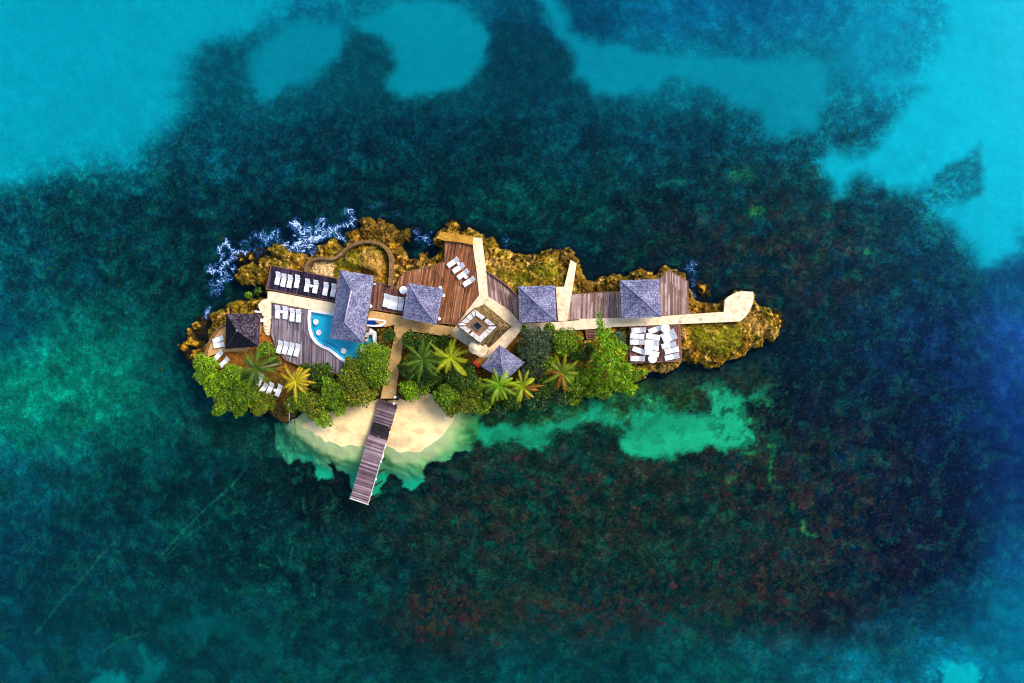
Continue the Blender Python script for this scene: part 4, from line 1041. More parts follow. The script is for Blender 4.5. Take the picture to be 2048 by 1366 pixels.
gl = k.n('BsdfGlossy'); gl.inputs['Roughness'].default_value = .05
tr = k.n('BsdfTransparent'); tr.inputs[0].default_value = (.85, .99, 1, 1)
fr = k.n('Fresnel'); fr.inputs[0].default_value = 1.33
bp = k.n('Bump'); bp.inputs['Strength'].default_value = .25; bp.inputs['Distance'].default_value = .06
k.l(k.noise(3, 3, .6), bp.inputs['Height']); k.l(bp.outputs[0], gl.inputs['Normal']); k.l(bp.outputs[0], fr.inputs['Normal'])
mx_ = k.n('MixShader'); k.l(fr.outputs[0], mx_.inputs[0]); k.l(tr.outputs[0], mx_.inputs[1]); k.l(gl.outputs[0], mx_.inputs[2]); k.l(mx_.outputs[0], k.out.inputs[0])
M['pool_water'] = k.m
MB().add([(p[0], p[1], 2.33 - PO.z) for p in IN[::-1]], [tuple(range(n))]).build('pool_water', M['pool_water'], pool)
for i, (sx, sy) in enumerate([(293,363),(325,485),(608,692),(818,697)]):
    c = W(*ZD([(sx, sy)])[0], 2.5)
    t = thing('pool_stool', ['round white stool in the pool nearest the tiled corner by the walkway', 'second round white stool in the pool beside the curved bench', 'round white stool standing alone in the southern arm of the pool', 'round white stool in the pool half hidden by the tree crown'][i], 'stool', (c[0], c[1], 1.70), 0, 'round stools standing in the pool')
    MB().lathe(0, 0, [(.36, .72), (.42, .74), (.42, .80), (.37, .82), (.001, .82)], 24).build('seat', M['stool'], t)
    MB().lathe(0, 0, [(.16, 0), (.16, .72)], 14).build('pedestal', M['stool'], t)
# little spa basin on the far side of the bar
sp = thing('plunge_pool', 'small pointed plunge pool with white rim and deep blue water beside the bar roof', 'pool', W(*ZD([(975, 365)])[0], 2.3))
SO = Vector(sp.location)
oi = ZD([(862,345),(960,345),(1068,358),(1062,375),(1030,390),(960,398),(862,392)]); oo = ZD([(855,318),(960,322),(1094,350),(1092,378),(1045,416),(960,420),(855,408)])
II = rel(oi, 2.45, SO); OO = rel(oo, 2.45, SO); n = 7; vs = []; fs = []
for z, ring in ((1.6, OO), (2.47, OO), (2.47, II), (1.5, II)): vs += [(p[0], p[1], z - SO.z) for p in ring]
for r_ in range(3):
    for i in range(n): j = (i + 1) % n; fs.append((r_ * n + i, r_ * n + j, (r_ + 1) * n + j, (r_ + 1) * n + i))
MB().add(vs, fs).build('rim', M['coping'], sp)
MB().prism(rel(oi, 2.0, SO), 1.5 - SO.z, 2.05 - SO.z).build('basin', M['ochre_stone'], sp)
MB().prism(rel(ZD([(866,347),(972,350),(976,394),(866,390)]), 2.35, SO), 2.1 - SO.z, 2.37 - SO.z).build('cover', M['blue_cover'], sp)
st = MB().prism(w3(ZD([(845,478),(960,488),(955,515),(895,510),(880,585),(835,578)]), 2.5), 2.3, 2.5).build('bar_slab', M['slab'])
tag(st, 'pale concrete slab at the south-east corner of the bar roof above the pool', 'slab')
mb = MB().prism(w3(ZD([(858,410),(908,415),(905,470),(855,465)]), 2.45), 2.1, 2.45).build('brown_mat', M['deck_wine'])
tag(mb, 'dark brown wooden hatch between the plunge pool and the pale slab', 'hatch')

# ================================================================== ROOFED PAVILIONS
def pavilion(name, label, cat, eave_px, ze, zr, apex=None, ridge=None, mat='thatch', floor=2.25, npost=4, ins=.55, counter=False):
    E = [Vector(W(p[0], p[1], ze)) for p in eave_px]                      # TL, TR, BR, BL
    cen = sum(E, Vector()) / 4
    t = thing(name, label, cat, (cen.x, cen.y, floor))
    o = Vector((cen.x, cen.y, floor))
    rf = MB()
    Er = [e - o for e in E]
    if ridge: R = [Vector(W(p[0], p[1], zr)) - o for p in ridge]
    else: R = [Vector((cen.x, cen.y, zr)) - o]
    def bell(e, r, f):      # slightly concave hips
        return e.lerp(r, f) - Vector((0, 0, .12 * math.sin(PI * f)))
    nst = 6
    und = [v - Vector((0, 0, .22)) for v in Er]
    def face(quad):       # quad: eave a, eave b, ridge b, ridge a
        a, b, rb, ra = quad
        vs = []
        for i in range(nst + 1):
            f = i / nst
            p, q = bell(a, ra, f), bell(b, rb, f)
            if i < nst: vs += [p, q, p + Vector((0, 0, .035)) , q + Vector((0, 0, .035))]
            else: vs += [p, q]
        fs = []
        for i in range(nst):
            u = i * 4
            w0 = (i + 1) * 4
            fs.append((u + 2, u + 3, w0 + 1, w0))
            if i: fs.append((u, u + 1, u + 3, u + 2))
        rf.add(vs, fs)
    if ridge:
        face((Er[0], Er[1], R[0], R[0])); face((Er[1], Er[2], R[1], R[0])); face((Er[2], Er[3], R[1], R[1])); face((Er[3], Er[0], R[0], R[1]))
    else:
        for i in range(4): face((Er[i], Er[(i + 1) % 4], R[0], R[0]))
    roof = rf.build('roof', M[mat], t)
    if mat == 'thatch_dark':          # western and southern slopes get the black shingle material
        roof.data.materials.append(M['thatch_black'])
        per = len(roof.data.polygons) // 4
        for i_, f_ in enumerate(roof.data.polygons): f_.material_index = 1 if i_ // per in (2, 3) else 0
    fa = MB()
    fa.add(Er + und, [(i, (i + 1) % 4, 4 + (i + 1) % 4, 4 + i)[::-1] for i in range(4)] + [(4, 5, 6, 7)])
    fa.build('eaves', M['post'], roof)
    for i in range(4):
        rc = MB(); e = Er[i]; r = R[0] if not ridge else R[{0: 0, 1: 0, 2: 1, 3: 1}[i]]
        pts = [bell(e, r, f) + Vector((0, 0, .05)) for f in (0, .2, .4, .6, .8, 1)]
        rc.tube(pts, [.05] * 6, 6)
        rc.build('hip_tiles', M['hip'] if mat == 'thatch' else M[mat], roof, smooth=True)
    if ridge:
        MB().tube([R[0] + Vector((0, 0, .06)), R[1] + Vector((0, 0, .06))], .1, 8).build('ridge_cap', M['ridge'], roof, smooth=True)
    else:
        MB().lathe(R[0].x, R[0].y, [(.16, R[0].z - .05), (.13, R[0].z + .1), (.03, R[0].z + .18)], 10).build('finial', M['hip'], roof)
    for i in range(4):
        c = Er[i].lerp(Vector((0, 0, Er[i].z)), .16)
        MB().tube([(c.x, c.y, -.4), (c.x, c.y, Er[i].z - .15)], .1, 10).build('post', M['post'], t)
    if ridge:
        for a, b in ((1, 2), (3, 0)):
            c = Er[a].lerp(Er[b], .5).lerp(Vector((0, 0, Er[0].z)), .16)
            MB().tube([(c.x, c.y, -.4), (c.x, c.y, Er[0].z - .15)], .1, 10).build('post', M['post'], t)
    bm_ = MB()
    for i in range(4):
        a = Er[i].lerp(Vector((0, 0, Er[i].z)), .16); b = Er[(i + 1) % 4].lerp(Vector((0, 0, Er[i].z)), .16)
        d = b - a
        bm_.box((a.x + b.x) / 2, (a.y + b.y) / 2, a.z - .3 + .002 * i, d.length, .1, .16, math.atan2(d.y, d.x))
    bm_.build('beam', M['post'], t)
    if counter:
        c = MB(); c.box(0, 0, .55, 2.2, 5.2, 1.1, math.atan2((Er[0] - Er[3]).y, (Er[0] - Er[3]).x) - PI / 2, bev=.03); c.build('bar_counter', M['deck_wine'], t)
    return t
M['hip'] = mat_plain('hip_tiles', rgb(122, 118, 158), .25, .8, 9)
pavilion('bar_pavilion', 'long hipped purple-grey shingle roof over the pool bar, tallest and longest roof', 'bar', [(679.5, 539.7), (748, 552), (727, 687), (660, 676)], 5.0, 7.0, ridge=[(703, 581), (689, 645)], counter=True)
pavilion('gazebo', 'square shingle roof between the bar and the red-brown sun deck', 'gazebo', [(816.6, 566), (887, 577.5), (873, 650), (805, 636)], 4.6, 5.9)
pavilion('gazebo', 'square shingle roof just east of the stone tower beside the short walkway', 'gazebo', [(1036.6, 573), (1109.8, 570.8), (1113, 642), (1039, 646)], 4.6, 5.9)
pavilion('gazebo', 'easternmost square shingle roof next to the gabled deck', 'gazebo', [(1240, 561), (1317.5, 558), (1322.4, 634), (1243, 637)], 4.6, 5.9)
pavilion('gazebo', 'diamond-turned shingle roof south of the tower partly covered by palm fronds', 'gazebo', [(999, 689.6), (1049.5, 725), (1011, 761), (962, 732.7)], 4.5, 5.8)
pavilion('gazebo', 'old dark purple shingle roof with black western and southern slopes', 'gazebo', [(452.5, 627), (520, 627), (517.5, 693), (450.7, 698)], 4.3, 5.9, mat='thatch_dark', floor=2.02)

# ================================================================== STONE TOWER
TZ = 10.2
Tt = [Vector(W(*p, TZ)) for p in [(950, 617), (996.5, 652.5), (961, 687), (913.5, 651)]]          # N, E, S, W corners
Tb0 = [Vector(W(*p, 2.4)) for p in [(969, 608), (1023, 653)]]
u = Tb0[1] - Tb0[0]; v = (Tt[2] - Tt[1]).normalized() * u.length * .94
Tb = [Tb0[0], Tb0[1], Tb0[1] + v, Tb0[0] + v]
oc = sum(Tb, Vector()) / 4; oc.z = 2.37
tw = thing('stone_tower', 'square old stone watchtower with pale slab parapet, dark roof hatch and a round corner turret', 'tower', oc)
Tt = [p - oc for p in Tt]; Tb = [p - oc for p in Tb]
hw = MB(); vs = []
steps = 9; rr = random.Random(5)
for i in range(steps + 1):
    f = i / steps
    for q in range(4):
        p = Tb[q].lerp(Tt[q], f); vs.append(p)
fs = []
for i in range(steps):
    for q in range(4):
        r_ = (q + 1) % 4; fs.append((i * 4 + q, i * 4 + r_, i * 4 + 4 + r_, i * 4 + 4 + q)[::-1])
fs.append((steps * 4, steps * 4 + 1, steps * 4 + 2, steps * 4 + 3)[::-1])
hw.add(vs, fs).build('tower_wall', M['tower_wall'], tw)
tc = sum(Tt, Vector()) / 4
def ringpoly(f): return [tc.lerp(p, f) for p in Tt]
# stone curb lines outside the slabs
cb = MB()
for f in (1.03,):
    R_ = ringpoly(f)
    for q in range(4):
        a, b = R_[q], R_[(q + 1) % 4]; d = b - a
        cb.box((a.x + b.x) / 2, (a.y + b.y) / 2, a.z - .02 + .003 * q, d.length + .12, .12, .22, math.atan2(d.y, d.x), bev=.03)
cb.build('cornice', M['stone_wall'], tw)
# parapet slabs, laid round the edge with open joints
ol = ringpoly(.95); il = ringpoly(.60)
zt = Tt[0].z
for q in range(4):
    a, b = ol[q], ol[(q + 1) % 4]; c, d = il[(q + 1) % 4], il[q]
    cuts = [0, .24 + rr.uniform(-.04, .04), .5 + rr.uniform(-.05, .05), .77 + rr.uniform(-.04, .04), 1]
    for i in range(4):
        f0, f1 = cuts[i] + .014, cuts[i + 1] - .014
        if i % 2 == 1 and q % 2 == 0: f1 -= .05
        p0, p1, p2, p3 = a.lerp(b, f0), a.lerp(b, f1), d.lerp(c, f1 + rr.uniform(-.03, .03)), d.lerp(c, f0 + rr.uniform(-.03, .03))
        hh = .24 + rr.uniform(-.03, .05)
        MB().prism([(p.x, p.y) for p in (p0, p1, p2, p3)], zt, zt + hh).build('parapet_slab', M['slab'], tw)
fl = ringpoly(.585)
MB().prism([(p.x, p.y) for p in fl], zt + .0, zt + .05).build('roof_floor', M['tower_floor'], tw)
h1 = ringpoly(.31); h2 = ringpoly(.22)
hm = MB(); vs = [(p.x, p.y, z) for z, rg in ((zt + .05, h1), (zt + .22, h1), (zt + .22, h2), (zt - .0, h2)) for p in rg]
hm.add(vs, [(r_ * 4 + i, r_ * 4 + (i + 1) % 4, r_ * 4 + 4 + (i + 1) % 4, r_ * 4 + 4 + i)[::-1] for r_ in range(3) for i in range(4)]).build('hatch_frame', M['hatch_frame'], tw)
MB().prism([(p.x, p.y) for p in ringpoly(.225)], zt + .052, zt + .075).build('hatch', M['dark_hole'], tw)
# turret on the south corner
tp = Vector(W(949.5, 695.5, TZ - .2)) - oc
tb = Vector(W(961, 699, 7.2)) - oc
tur = MB().lathe(tb.x, tb.y, [(.55, 0.0), (.62, tb.z - 1.2), (.86, tb.z - .3), (.94, tb.z - .2), (.94, tb.z), (.80, tb.z + .04)], 30).build('turret', M['turret'], tw)
mxp = (tp + tb) / 2
MB().lathe(tp.x, tp.y, [(.66, tb.z - .1), (.66, tp.z - .5), (.84, tp.z - .42), (.84, tp.z - .28), (.70, tp.z - .24), (.66, tp.z - .12), (.42, tp.z + .02), (.30, tp.z + .06), (.28, tp.z + .2), (.10, tp.z + .26), (.02, tp.z + .3)], 30).build('turret_cap', M['turret'], tur)
rd = MB().box(0, 0, .22, 1.15, .5, .44, bev=.06).build('red_chest', M['red'])
rp = W(*ZF([(532, 730)])[0], 2.3); rd.location = (rp[0], rp[1], 2.26); rd.rotation_euler = (0, 0, -.75)
tag(rd, 'small red-orange chest at the corner of the ochre terrace below the tower', 'chest')
# ================================================================== LOUNGERS, TABLES AND OTHER FURNITURE
def make_lounger():
    t = thing('sun_lounger', 'x', 'sun lounger')
    prof = [(-.98, .30), (-.72, .37), (-.45, .40), (-.2, .34), (.05, .28), (.28, .31), (.5, .42), (.72, .56), (.96, .68)]
    # lying surface: thin slats following the profile
    def at(s_):
        for (a, za), (b, zb) in zip(prof[:-1], prof[1:]):
            if a <= s_ <= b: return za + (zb - za) * (s_ - a) / (b - a), math.atan2(zb - za, b - a)
        return prof[-1][1], .5
    for nm, y0, y1, n in (('seat', -.97, .27, 15), ('backrest', .31, .95, 8)):
        mb = MB()
        for i in range(n):
            y = y0 + (i + .5) * (y1 - y0) / n
            z, an = at(y)
            mb.box(0, y, z, .63, (y1 - y0) / n - .008, .024, 0, an)
        mb.build(nm, M['white'], t)
    fr = MB()
    for sx in (-.33, .33):
        vs = []
        for y, z in prof: vs += [(sx - .022, y, z - .035), (sx + .022, y, z - .035), (sx + .022, y, z + .03), (sx - .022, y, z + .03)]
        fs = [(3, 2, 1, 0), (32, 33, 34, 35)]
        for i in range(8):
            for j in range(4): fs.append((i * 4 + j, i * 4 + (j + 1) % 4, i * 4 + 4 + (j + 1) % 4, i * 4 + 4 + j))
        fr.add(vs, fs)
    fr.build('side_frame', M['white'], t)
    for sx in (-1, 1):
        MB().box(sx * .3, -.66, .17, .05, .06, .34).build('leg', M['white'], t)
        MB().box(sx * .3, .52, .19, .05, .06, .38, 0, .1).build('leg', M['white'], t)
    return t
proto = make_lounger()
state = {'n': 0}
def copy_thing(root, loc, rz, label, group):
    r = root.copy(); COL.objects.link(r)
    for ch in root.children:
        c = ch.copy(); COL.objects.link(c); c.parent = r
    r.location = loc; r.rotation_euler = (0, 0, rz); r['label'] = label
    if group: r['group'] = group
    return r
def lounger(foot, head, label, group, z=2.25):
    f = W(*foot, z + .4); h_ = W(*head, z + .4)
    cx, cy = (f[0] + h_[0]) / 2, (f[1] + h_[1]) / 2
    rz = math.atan2(h_[1] - f[1], h_[0] - f[0]) - PI / 2
    if state['n'] == 0:
        r = proto; r.location = (cx, cy, z); r.rotation_euler = (0, 0, rz); r['label'] = label; r['group'] = group
    else: r = copy_thing(proto, (cx, cy, z), rz, label, group)
    state['n'] += 1
    return r
o_ = ['westernmost', 'second from the west', 'third from the west', 'fourth from the west', 'fifth, just east of the gap', 'sixth, east of the little table', 'seventh from the west', 'easternmost, beside the long bar roof']
for i, (x, y) in enumerate([(1225, 890), (1292, 912), (1362, 925), (1445, 925), (1560, 970), (1655, 985), (1770, 1010), (1860, 1025)]):
    lounger(*ZA([(x - 14, y + 78), (x + 14, y - 78)]), 'white lounger on the dark north-west deck, ' + o_[i], 'white loungers on the dark north-west deck')
for i, (x, y) in enumerate([(1222, 248), (1310, 256), (1388, 282), (1460, 292)]):
    lounger(*ZB([(x - 4, y + 78), (x + 6, y - 78)]), 'white lounger in the upper row on the pool deck, ' + ['at its western end', 'east of the small table', 'third from the west', 'nearest the pool'][i], 'white loungers in the upper row of the pool deck')
for i, (x, y) in enumerate([(1246, 648), (1312, 658), (1378, 670), (1446, 682)]):
    lounger(*ZB([(x - 22, y + 78), (x + 22, y - 78)]), 'white lounger in the lower row on the pool deck, ' + ['its western end', 'second from the west', 'third from the west', 'its eastern end'][i], 'white loungers in the lower row of the pool deck')
lounger(*ZB([(476, 592), (622, 532)]), 'white lounger on the curved terrace, the northern one beside the dark roof', 'white loungers on the curved terrace', 2.02)
lounger(*ZB([(488, 640), (630, 612)]), 'white lounger on the curved terrace, the southern one beside the dark roof', 'white loungers on the curved terrace', 2.02)
for i, (f, h_) in enumerate([((500, 795), (600, 690)), ((572, 870), (668, 768)), ]):
    a = ZB([f, h_]); c = W(*a[0], 2); g = ground_z(c[0], c[1]) + .12
    lounger(*a, ['white lounger showing through leaves at the western shore, the upper of two', 'white lounger showing through leaves at the western shore, the lower of two'][i], 'white loungers half hidden by the western trees', g)
for i, (f, h_) in enumerate([((1000, 1075), (1045, 965)), ((1030, 1165), (1098, 1075)), ((1108, 1192), (1172, 1042)), ((1206, 1218), (1268, 1064))]):
    a = ZB([f, h_]); c = W((a[0][0] + a[1][0]) / 2, (a[0][1] + a[1][1]) / 2, 2); g = ground_z(c[0], c[1]) + .12
    lounger(*a, ['white lounger mostly hidden under palm fronds south of the dark roof', 'white lounger turned askew beside the leaves south of the big palm', 'white lounger west of the little table on the sandy clearing', 'white lounger east of the little table on the sandy clearing beside the yellow palm'][i], 'white loungers in the sandy clearing by the palms', g)
for i, (f, h_) in enumerate([((190, 645), (330, 545)), ((250, 710), (395, 612)), ((305, 780), (445, 680)), ((368, 862), (515, 765))]):
    f = (f[0] + 4, f[1]); lounger(*ZE([f, h_]), 'angled white lounger on the red-brown sun deck, ' + ['northernmost by the deck edge', 'second from the north', 'third from the north', 'southernmost beside the concrete walkway'][i], 'angled white loungers on the red-brown sun deck', 2.26)
for i, (x, y) in enumerate([(1090, 118), (1145, 137), (1200, 148), (1262, 158)]):
    lounger(*ZD([(x - 14, y + 78), (x + 14, y - 78)]), 'white lounger in the tight row on the narrow deck, ' + ['its western end', 'second from the west', 'third from the west', 'its eastern end'][i], 'row of tight white loungers on the narrow deck', 2.22)
stor = [((497,785),(647,778),'top left corner by the walkway',0), ((638,846),(482,834),'left column, second from the top',0), ((484,898),(630,898),'left column, third from the top',.0), ((505,955),(655,1008),'lying slanted at lower left',0), ((488,1058),(636,1060),'bottom left corner',0),
        ((664,800),(806,752),'top middle, tilted towards the round table',0), ((784,858),(640,834),'middle column, second from the top',0.0), ((628,898),(774,902),'middle column, third from the top',0), ((770,958),(626,944),'middle column, fourth from the top',0), ((764,1020),(640,990),'middle column, just above the round table',.08),
        ((784,852),(930,782),'right column, topmost and tilted',0), ((806,896),(950,832),'right column, second from the top and tilted',0), ((795,944),(935,912),'right column, third from the top',0), ((976,962),(812,998),'right column, fourth from the top',0), ((815,1060),(978,1024),'right column, bottom right corner of the deck',0)]
for f, h_, l, dz in stor:
    lounger(*ZG([f, h_]), 'white lounger stored on the square deck, ' + l, 'white loungers crowded on the square storage deck', 2.25 + dz)

def round_table(px, r, hgt, label, z=2.25, name='side_table', cat='table', group=None):
    c = W(px[0], px[1], z + hgt)
    t = thing(name, label, cat, (c[0], c[1], z), 0, group)
    MB().lathe(0, 0, [(r * .96, hgt - .05), (r, hgt - .04), (r, hgt - .01), (r * .97, hgt), (.001, hgt)], 28).build('table_top', M['white'], t)
    MB().lathe(0, 0, [(r * .55, 0), (r * .5, .04), (.05, .07), (.045, hgt - .05)], 16).build('pedestal', M['white'], t)
    return t
g_ = 'small round white side tables between loungers'
round_table(ZA([(1606, 978)])[0], .22, .46, 'small round white table between loungers on the dark north-west deck', group=g_)
round_table(ZB([(1268, 246)])[0], .24, .46, 'small round white table between two loungers on the pool deck', group=g_)
round_table(ZB([(1192, 1140)])[0], .24, .46, 'small round white table between two loungers in the sandy clearing', z=1.9, group=g_)
round_table(ZE([(322, 606)])[0], .22, .46, 'small round white table near the northern end of the angled loungers', group=g_)
round_table(ZE([(408, 762)])[0], .26, .46, 'small round white table near the southern end of the angled loungers', group=g_)
round_table(ZC([(947, 1025)])[0], .57, .74, 'large round white table on the deck by the corner of the square roof', cat='round table')
round_table(ZG([(834, 766)])[0], .60, .74, 'large round white table among stored loungers near the walkway', cat='round table')
round_table(ZG([(708, 1060)])[0], .60, .74, 'large round white table at the lower edge of the storage deck', cat='round table')
for px, l in ((ZC([(616, 946)])[0], 'small white round stool at the north-east eave of the bar roof'), (ZC([(572, 1208)])[0], 'small white round stool at the south-east side of the bar roof'), (ZC([(1368, 998)])[0], 'small white stool under the north-east corner of the roof by the sun deck'),
              (ZC([(1404, 1085)])[0], 'small white stool at the east eave of the roof by the sun deck'), (ZD([(1696, 326)])[0], 'small white stool at the south-east corner of the roof by the sun deck')):
    round_table(px, .26, .5, l, name='stool', cat='stool')
def bench(a, b, wdt, label, z):
    p = Vector(W(*a, z + .45)); q = Vector(W(*b, z + .45)); d = q - p
    t = thing('white_bench', label, 'bench', ((p.x + q.x) / 2, (p.y + q.y) / 2, z), math.atan2(d.y, d.x))
    MB().box(0, 0, .43, d.length, wdt, .05, bev=.01).build('seat', M['white'], t)
    for s_ in (-1, 1): MB().box(s_ * (d.length / 2 - .12), 0, .2, .06, wdt * .8, .4).build('leg', M['white'], t)
bench(*ZB([(962, 243), (1028, 250)]), .28, 'thin white bench north of the dark purple roof beside the curved path', 2.33)
bench(*ZB([(1028, 342), (1076, 350)]), .5, 'short wide white bench at the east corner of the dark purple roof', 2.33)
for (x, y, l) in ((440, 990, 'white garden chair in the bushes below the pool deck, the northern one'), (418, 1050, 'white garden chair in the bushes below the pool deck, the southern one')):
    c = W(*ZD([(x, y)])[0], 4.9); g = 4.4
for (a, b, r0, z0, z1, mt, l) in ((ZH([(184, 120)])[0], ZH([(184, 388)])[0], .06, 3.0, .35, 'driftwood', 'bleached bare trunk leaning over the water west of the beach'), (ZH([(240, 262)])[0], ZH([(240, 556)])[0], .045, 1.4, -.3, 'dark_rope', 'thin dark pole leaning into shallow water west of the beach')):
    p, q = Vector(W(*a, z0)), Vector(W(*b, z1))
    mid_ = p.lerp(q, .45) + Vector((.12, 0, .1))
    o = MB().tube([p, mid_, q], [r0 * 1.3, r0, r0 * .6], 8).build('leaning_pole', M[mt], smooth=True)
    tag(o, l, 'pole')
for (px, l) in ((ZH([(1208, 132)])[0], 'white post lamp at the landward corner of the jetty'), (ZH([(1218, 72)])[0], 'white post lamp beside the sandy path just above the jetty')):
    c = W(*px, 2.3)
    t = thing('post_lamp', l, 'lamp', (c[0], c[1], 1.2))
    MB().tube([(0, 0, -.4), (0, 0, .95)], .05, 8).build('post', M['white'], t)
    MB().lathe(0, 0, [(.05, .95), (.15, .98), (.17, 1.1), (.12, 1.22), (.02, 1.26)], 14).build('lamp_head', M['white'], t)

# ================================================================== TREES
LEAFC = {'bright': (122, 164, 2), 'mid': (104, 136, 2), 'dark': (54, 84, 2), 'grey': (62, 82, 52), 'yellow': (130, 130, 10), 'feather': (116, 160, 6), 'teal': (36, 78, 44), 'olive': (104, 116, 2)}
def leaf_mesh(name, blobs, colr, rs, dens=1.0, ll=.30, lw=.17, up=.6, stretch=0):
    """blobs: (x, y, z, r) relative; leaves lie through each blob, mostly near its skin"""
    Vs = []; Cs = []
    tot = 0
    for (bx, by, bz, br) in blobs:
        n = int(dens * 165 * br * br) + 20
        d = rs.normal(size=(n, 3)); d[:, 2] = np.abs(d[:, 2]) * .9 - .15
        d /= np.linalg.norm(d, axis=1)[:, None]
        rr = br * (rs.uniform(.45, 1.0, n) ** .6) * (1 + .28 * (vnoise(d[:, 0] * 2.3 + 9, d[:, 1] * 2.3 + 9 + bx, int(abs(bx * 7)) % 50) - .5))
        fray = rs.rand(n) < .16; rr = np.where(fray, rr * rs.uniform(1.05, 1.5, n), rr)
        P = d * rr[:, None]; P[:, 2] *= .75
        P += np.array([bx, by, bz])
        nrm = d * .5 + rs.normal(size=(n, 3)) * .55 + np.array([0, 0, up]); nrm /= np.linalg.norm(nrm, axis=1)[:, None]
        t_ = rs.normal(size=(n, 3))
        if stretch: t_ = d * 1.6 + t_ * .5 + np.array([-.1, .5, .2])
        t_ -= nrm * np.sum(t_ * nrm, 1)[:, None]; t_ /= np.linalg.norm(t_, axis=1)[:, None]
        b_ = np.cross(nrm, t_)
        L = (ll * rs.uniform(.5, 1.6, n))[:, None]; Wd = (lw * rs.uniform(.6, 1.3, n))[:, None]
        q = np.stack([P - t_ * L * .5, P + b_ * Wd * .5 + nrm * -.02, P + t_ * L * .5, P - b_ * Wd * .5 + nrm * -.02], 1)
        c0 = lin(colr) * rs.uniform(.75, 1.25)
        br_ = np.clip(rs.lognormal(-.08, .62, n), .18, 3.2)[:, None]
        hue = rs.normal(0, .16, (n, 1))
        cc = c0[None] * br_ * np.concatenate([1 + hue * 1.6, np.ones_like(hue), 1 - hue], 1)
        yl = rs.rand(n) < .05
        cc[yl] = lin((150, 150, 24)) * rs.uniform(.6, 1.2, (yl.sum(), 1))
        Vs.append(q.reshape(-1, 3)); Cs.append(np.repeat(np.clip(cc, 0.002, .7), 4, 0)); tot += n
    V = np.concatenate(Vs); Cc = np.concatenate(Cs)
    me = bpy.data.meshes.new(name)
    me.vertices.add(len(V)); me.vertices.foreach_set('co', V.astype(np.float32).ravel())
    me.loops.add(len(V)); me.loops.foreach_set('vertex_index', np.arange(len(V), dtype=np.int32))
    me.polygons.add(tot); me.polygons.foreach_set('loop_start', np.arange(0, len(V), 4, dtype=np.int32)); me.polygons.foreach_set('loop_total', np.full(tot, 4, np.int32))
    a = me.color_attributes.new('Col', 'FLOAT_COLOR', 'POINT')
    a.data.foreach_set('color', np.concatenate([Cc, np.ones((len(Cc), 1))], 1).astype(np.float32).ravel())
    me.update()
    return me
tree_no = [0]
def tree(cx, cy, rpx, ztop, cls, label, name='broadleaf_tree', cat='tree', lumps=None, feather=False, group=None):
    tree_no[0] += 1
    rs = np.random.RandomState(100 + tree_no[0]); r = rpx * 1.16 / 14.6
    zc = ztop - r * .62
    c = Vector(W(cx, cy, zc)); g = ground_z(c.x, c.y)
    t = thing(name, label, cat, (c.x, c.y, g), 0, group)
    z0 = zc - g
    blobs = []
    if lumps:
        for (lx, ly, lr, lz) in lumps:
            p = W(lx, ly, lz); blobs.append((p[0] - c.x, p[1] - c.y, lz - g, lr * .72 / 14.6))
            if lr > 9:
                for _q in range(4):
                    a = rs.uniform(0, 2 * PI); blobs.append((p[0] - c.x + math.cos(a) * lr * .055, p[1] - c.y + math.sin(a) * lr * .06, lz - g + rs.uniform(-.5, .5), lr * rs.uniform(.22, .45) / 14.6))
    else:
        nb = 8 + int(r * 5)
        blobs.append((0, 0, z0 + r * .12, r * .62))
        for i in range(nb):
            a = 2 * PI * (i * .618 + rs.rand() * .08); q = r * (.22 + .62 * math.sqrt(rs.rand()))
            blobs.append((q * math.cos(a), q * math.sin(a), z0 + rs.uniform(-.25, .35) * r - .15 * q, r * rs.uniform(.20, .42)))
    if feather: me = leaf_mesh('crown', blobs, LEAFC[cls], rs, 1.5, .62, .10, .3, 1)
    else: me = leaf_mesh('crown', blobs, LEAFC[cls], rs, 1.7, .27, .15)
    link('crown', me, M['leaf'], t)
    tk = MB(); r0 = .10 + r * .055
    fork = z0 * .5
    tk.tube([(0, 0, -.3), (rs.uniform(-.15, .15), rs.uniform(-.15, .15), fork * .6), (0, 0, fork)], [r0 * 1.35, r0, r0 * .85], 8)
    for i in range(min(6, len(blobs) - 1)):
        b = blobs[1 + i] if len(blobs) > 1 else blobs[0]
        tk.tube([(0, 0, fork - .1), (b[0] * .45, b[1] * .45, fork + (b[2] - fork) * .6), (b[0], b[1], b[2])], [r0 * .6, r0 * .4, r0 * .12], 6)
    tk.build('trunk', M['trunk'], t, smooth=True)
    return t
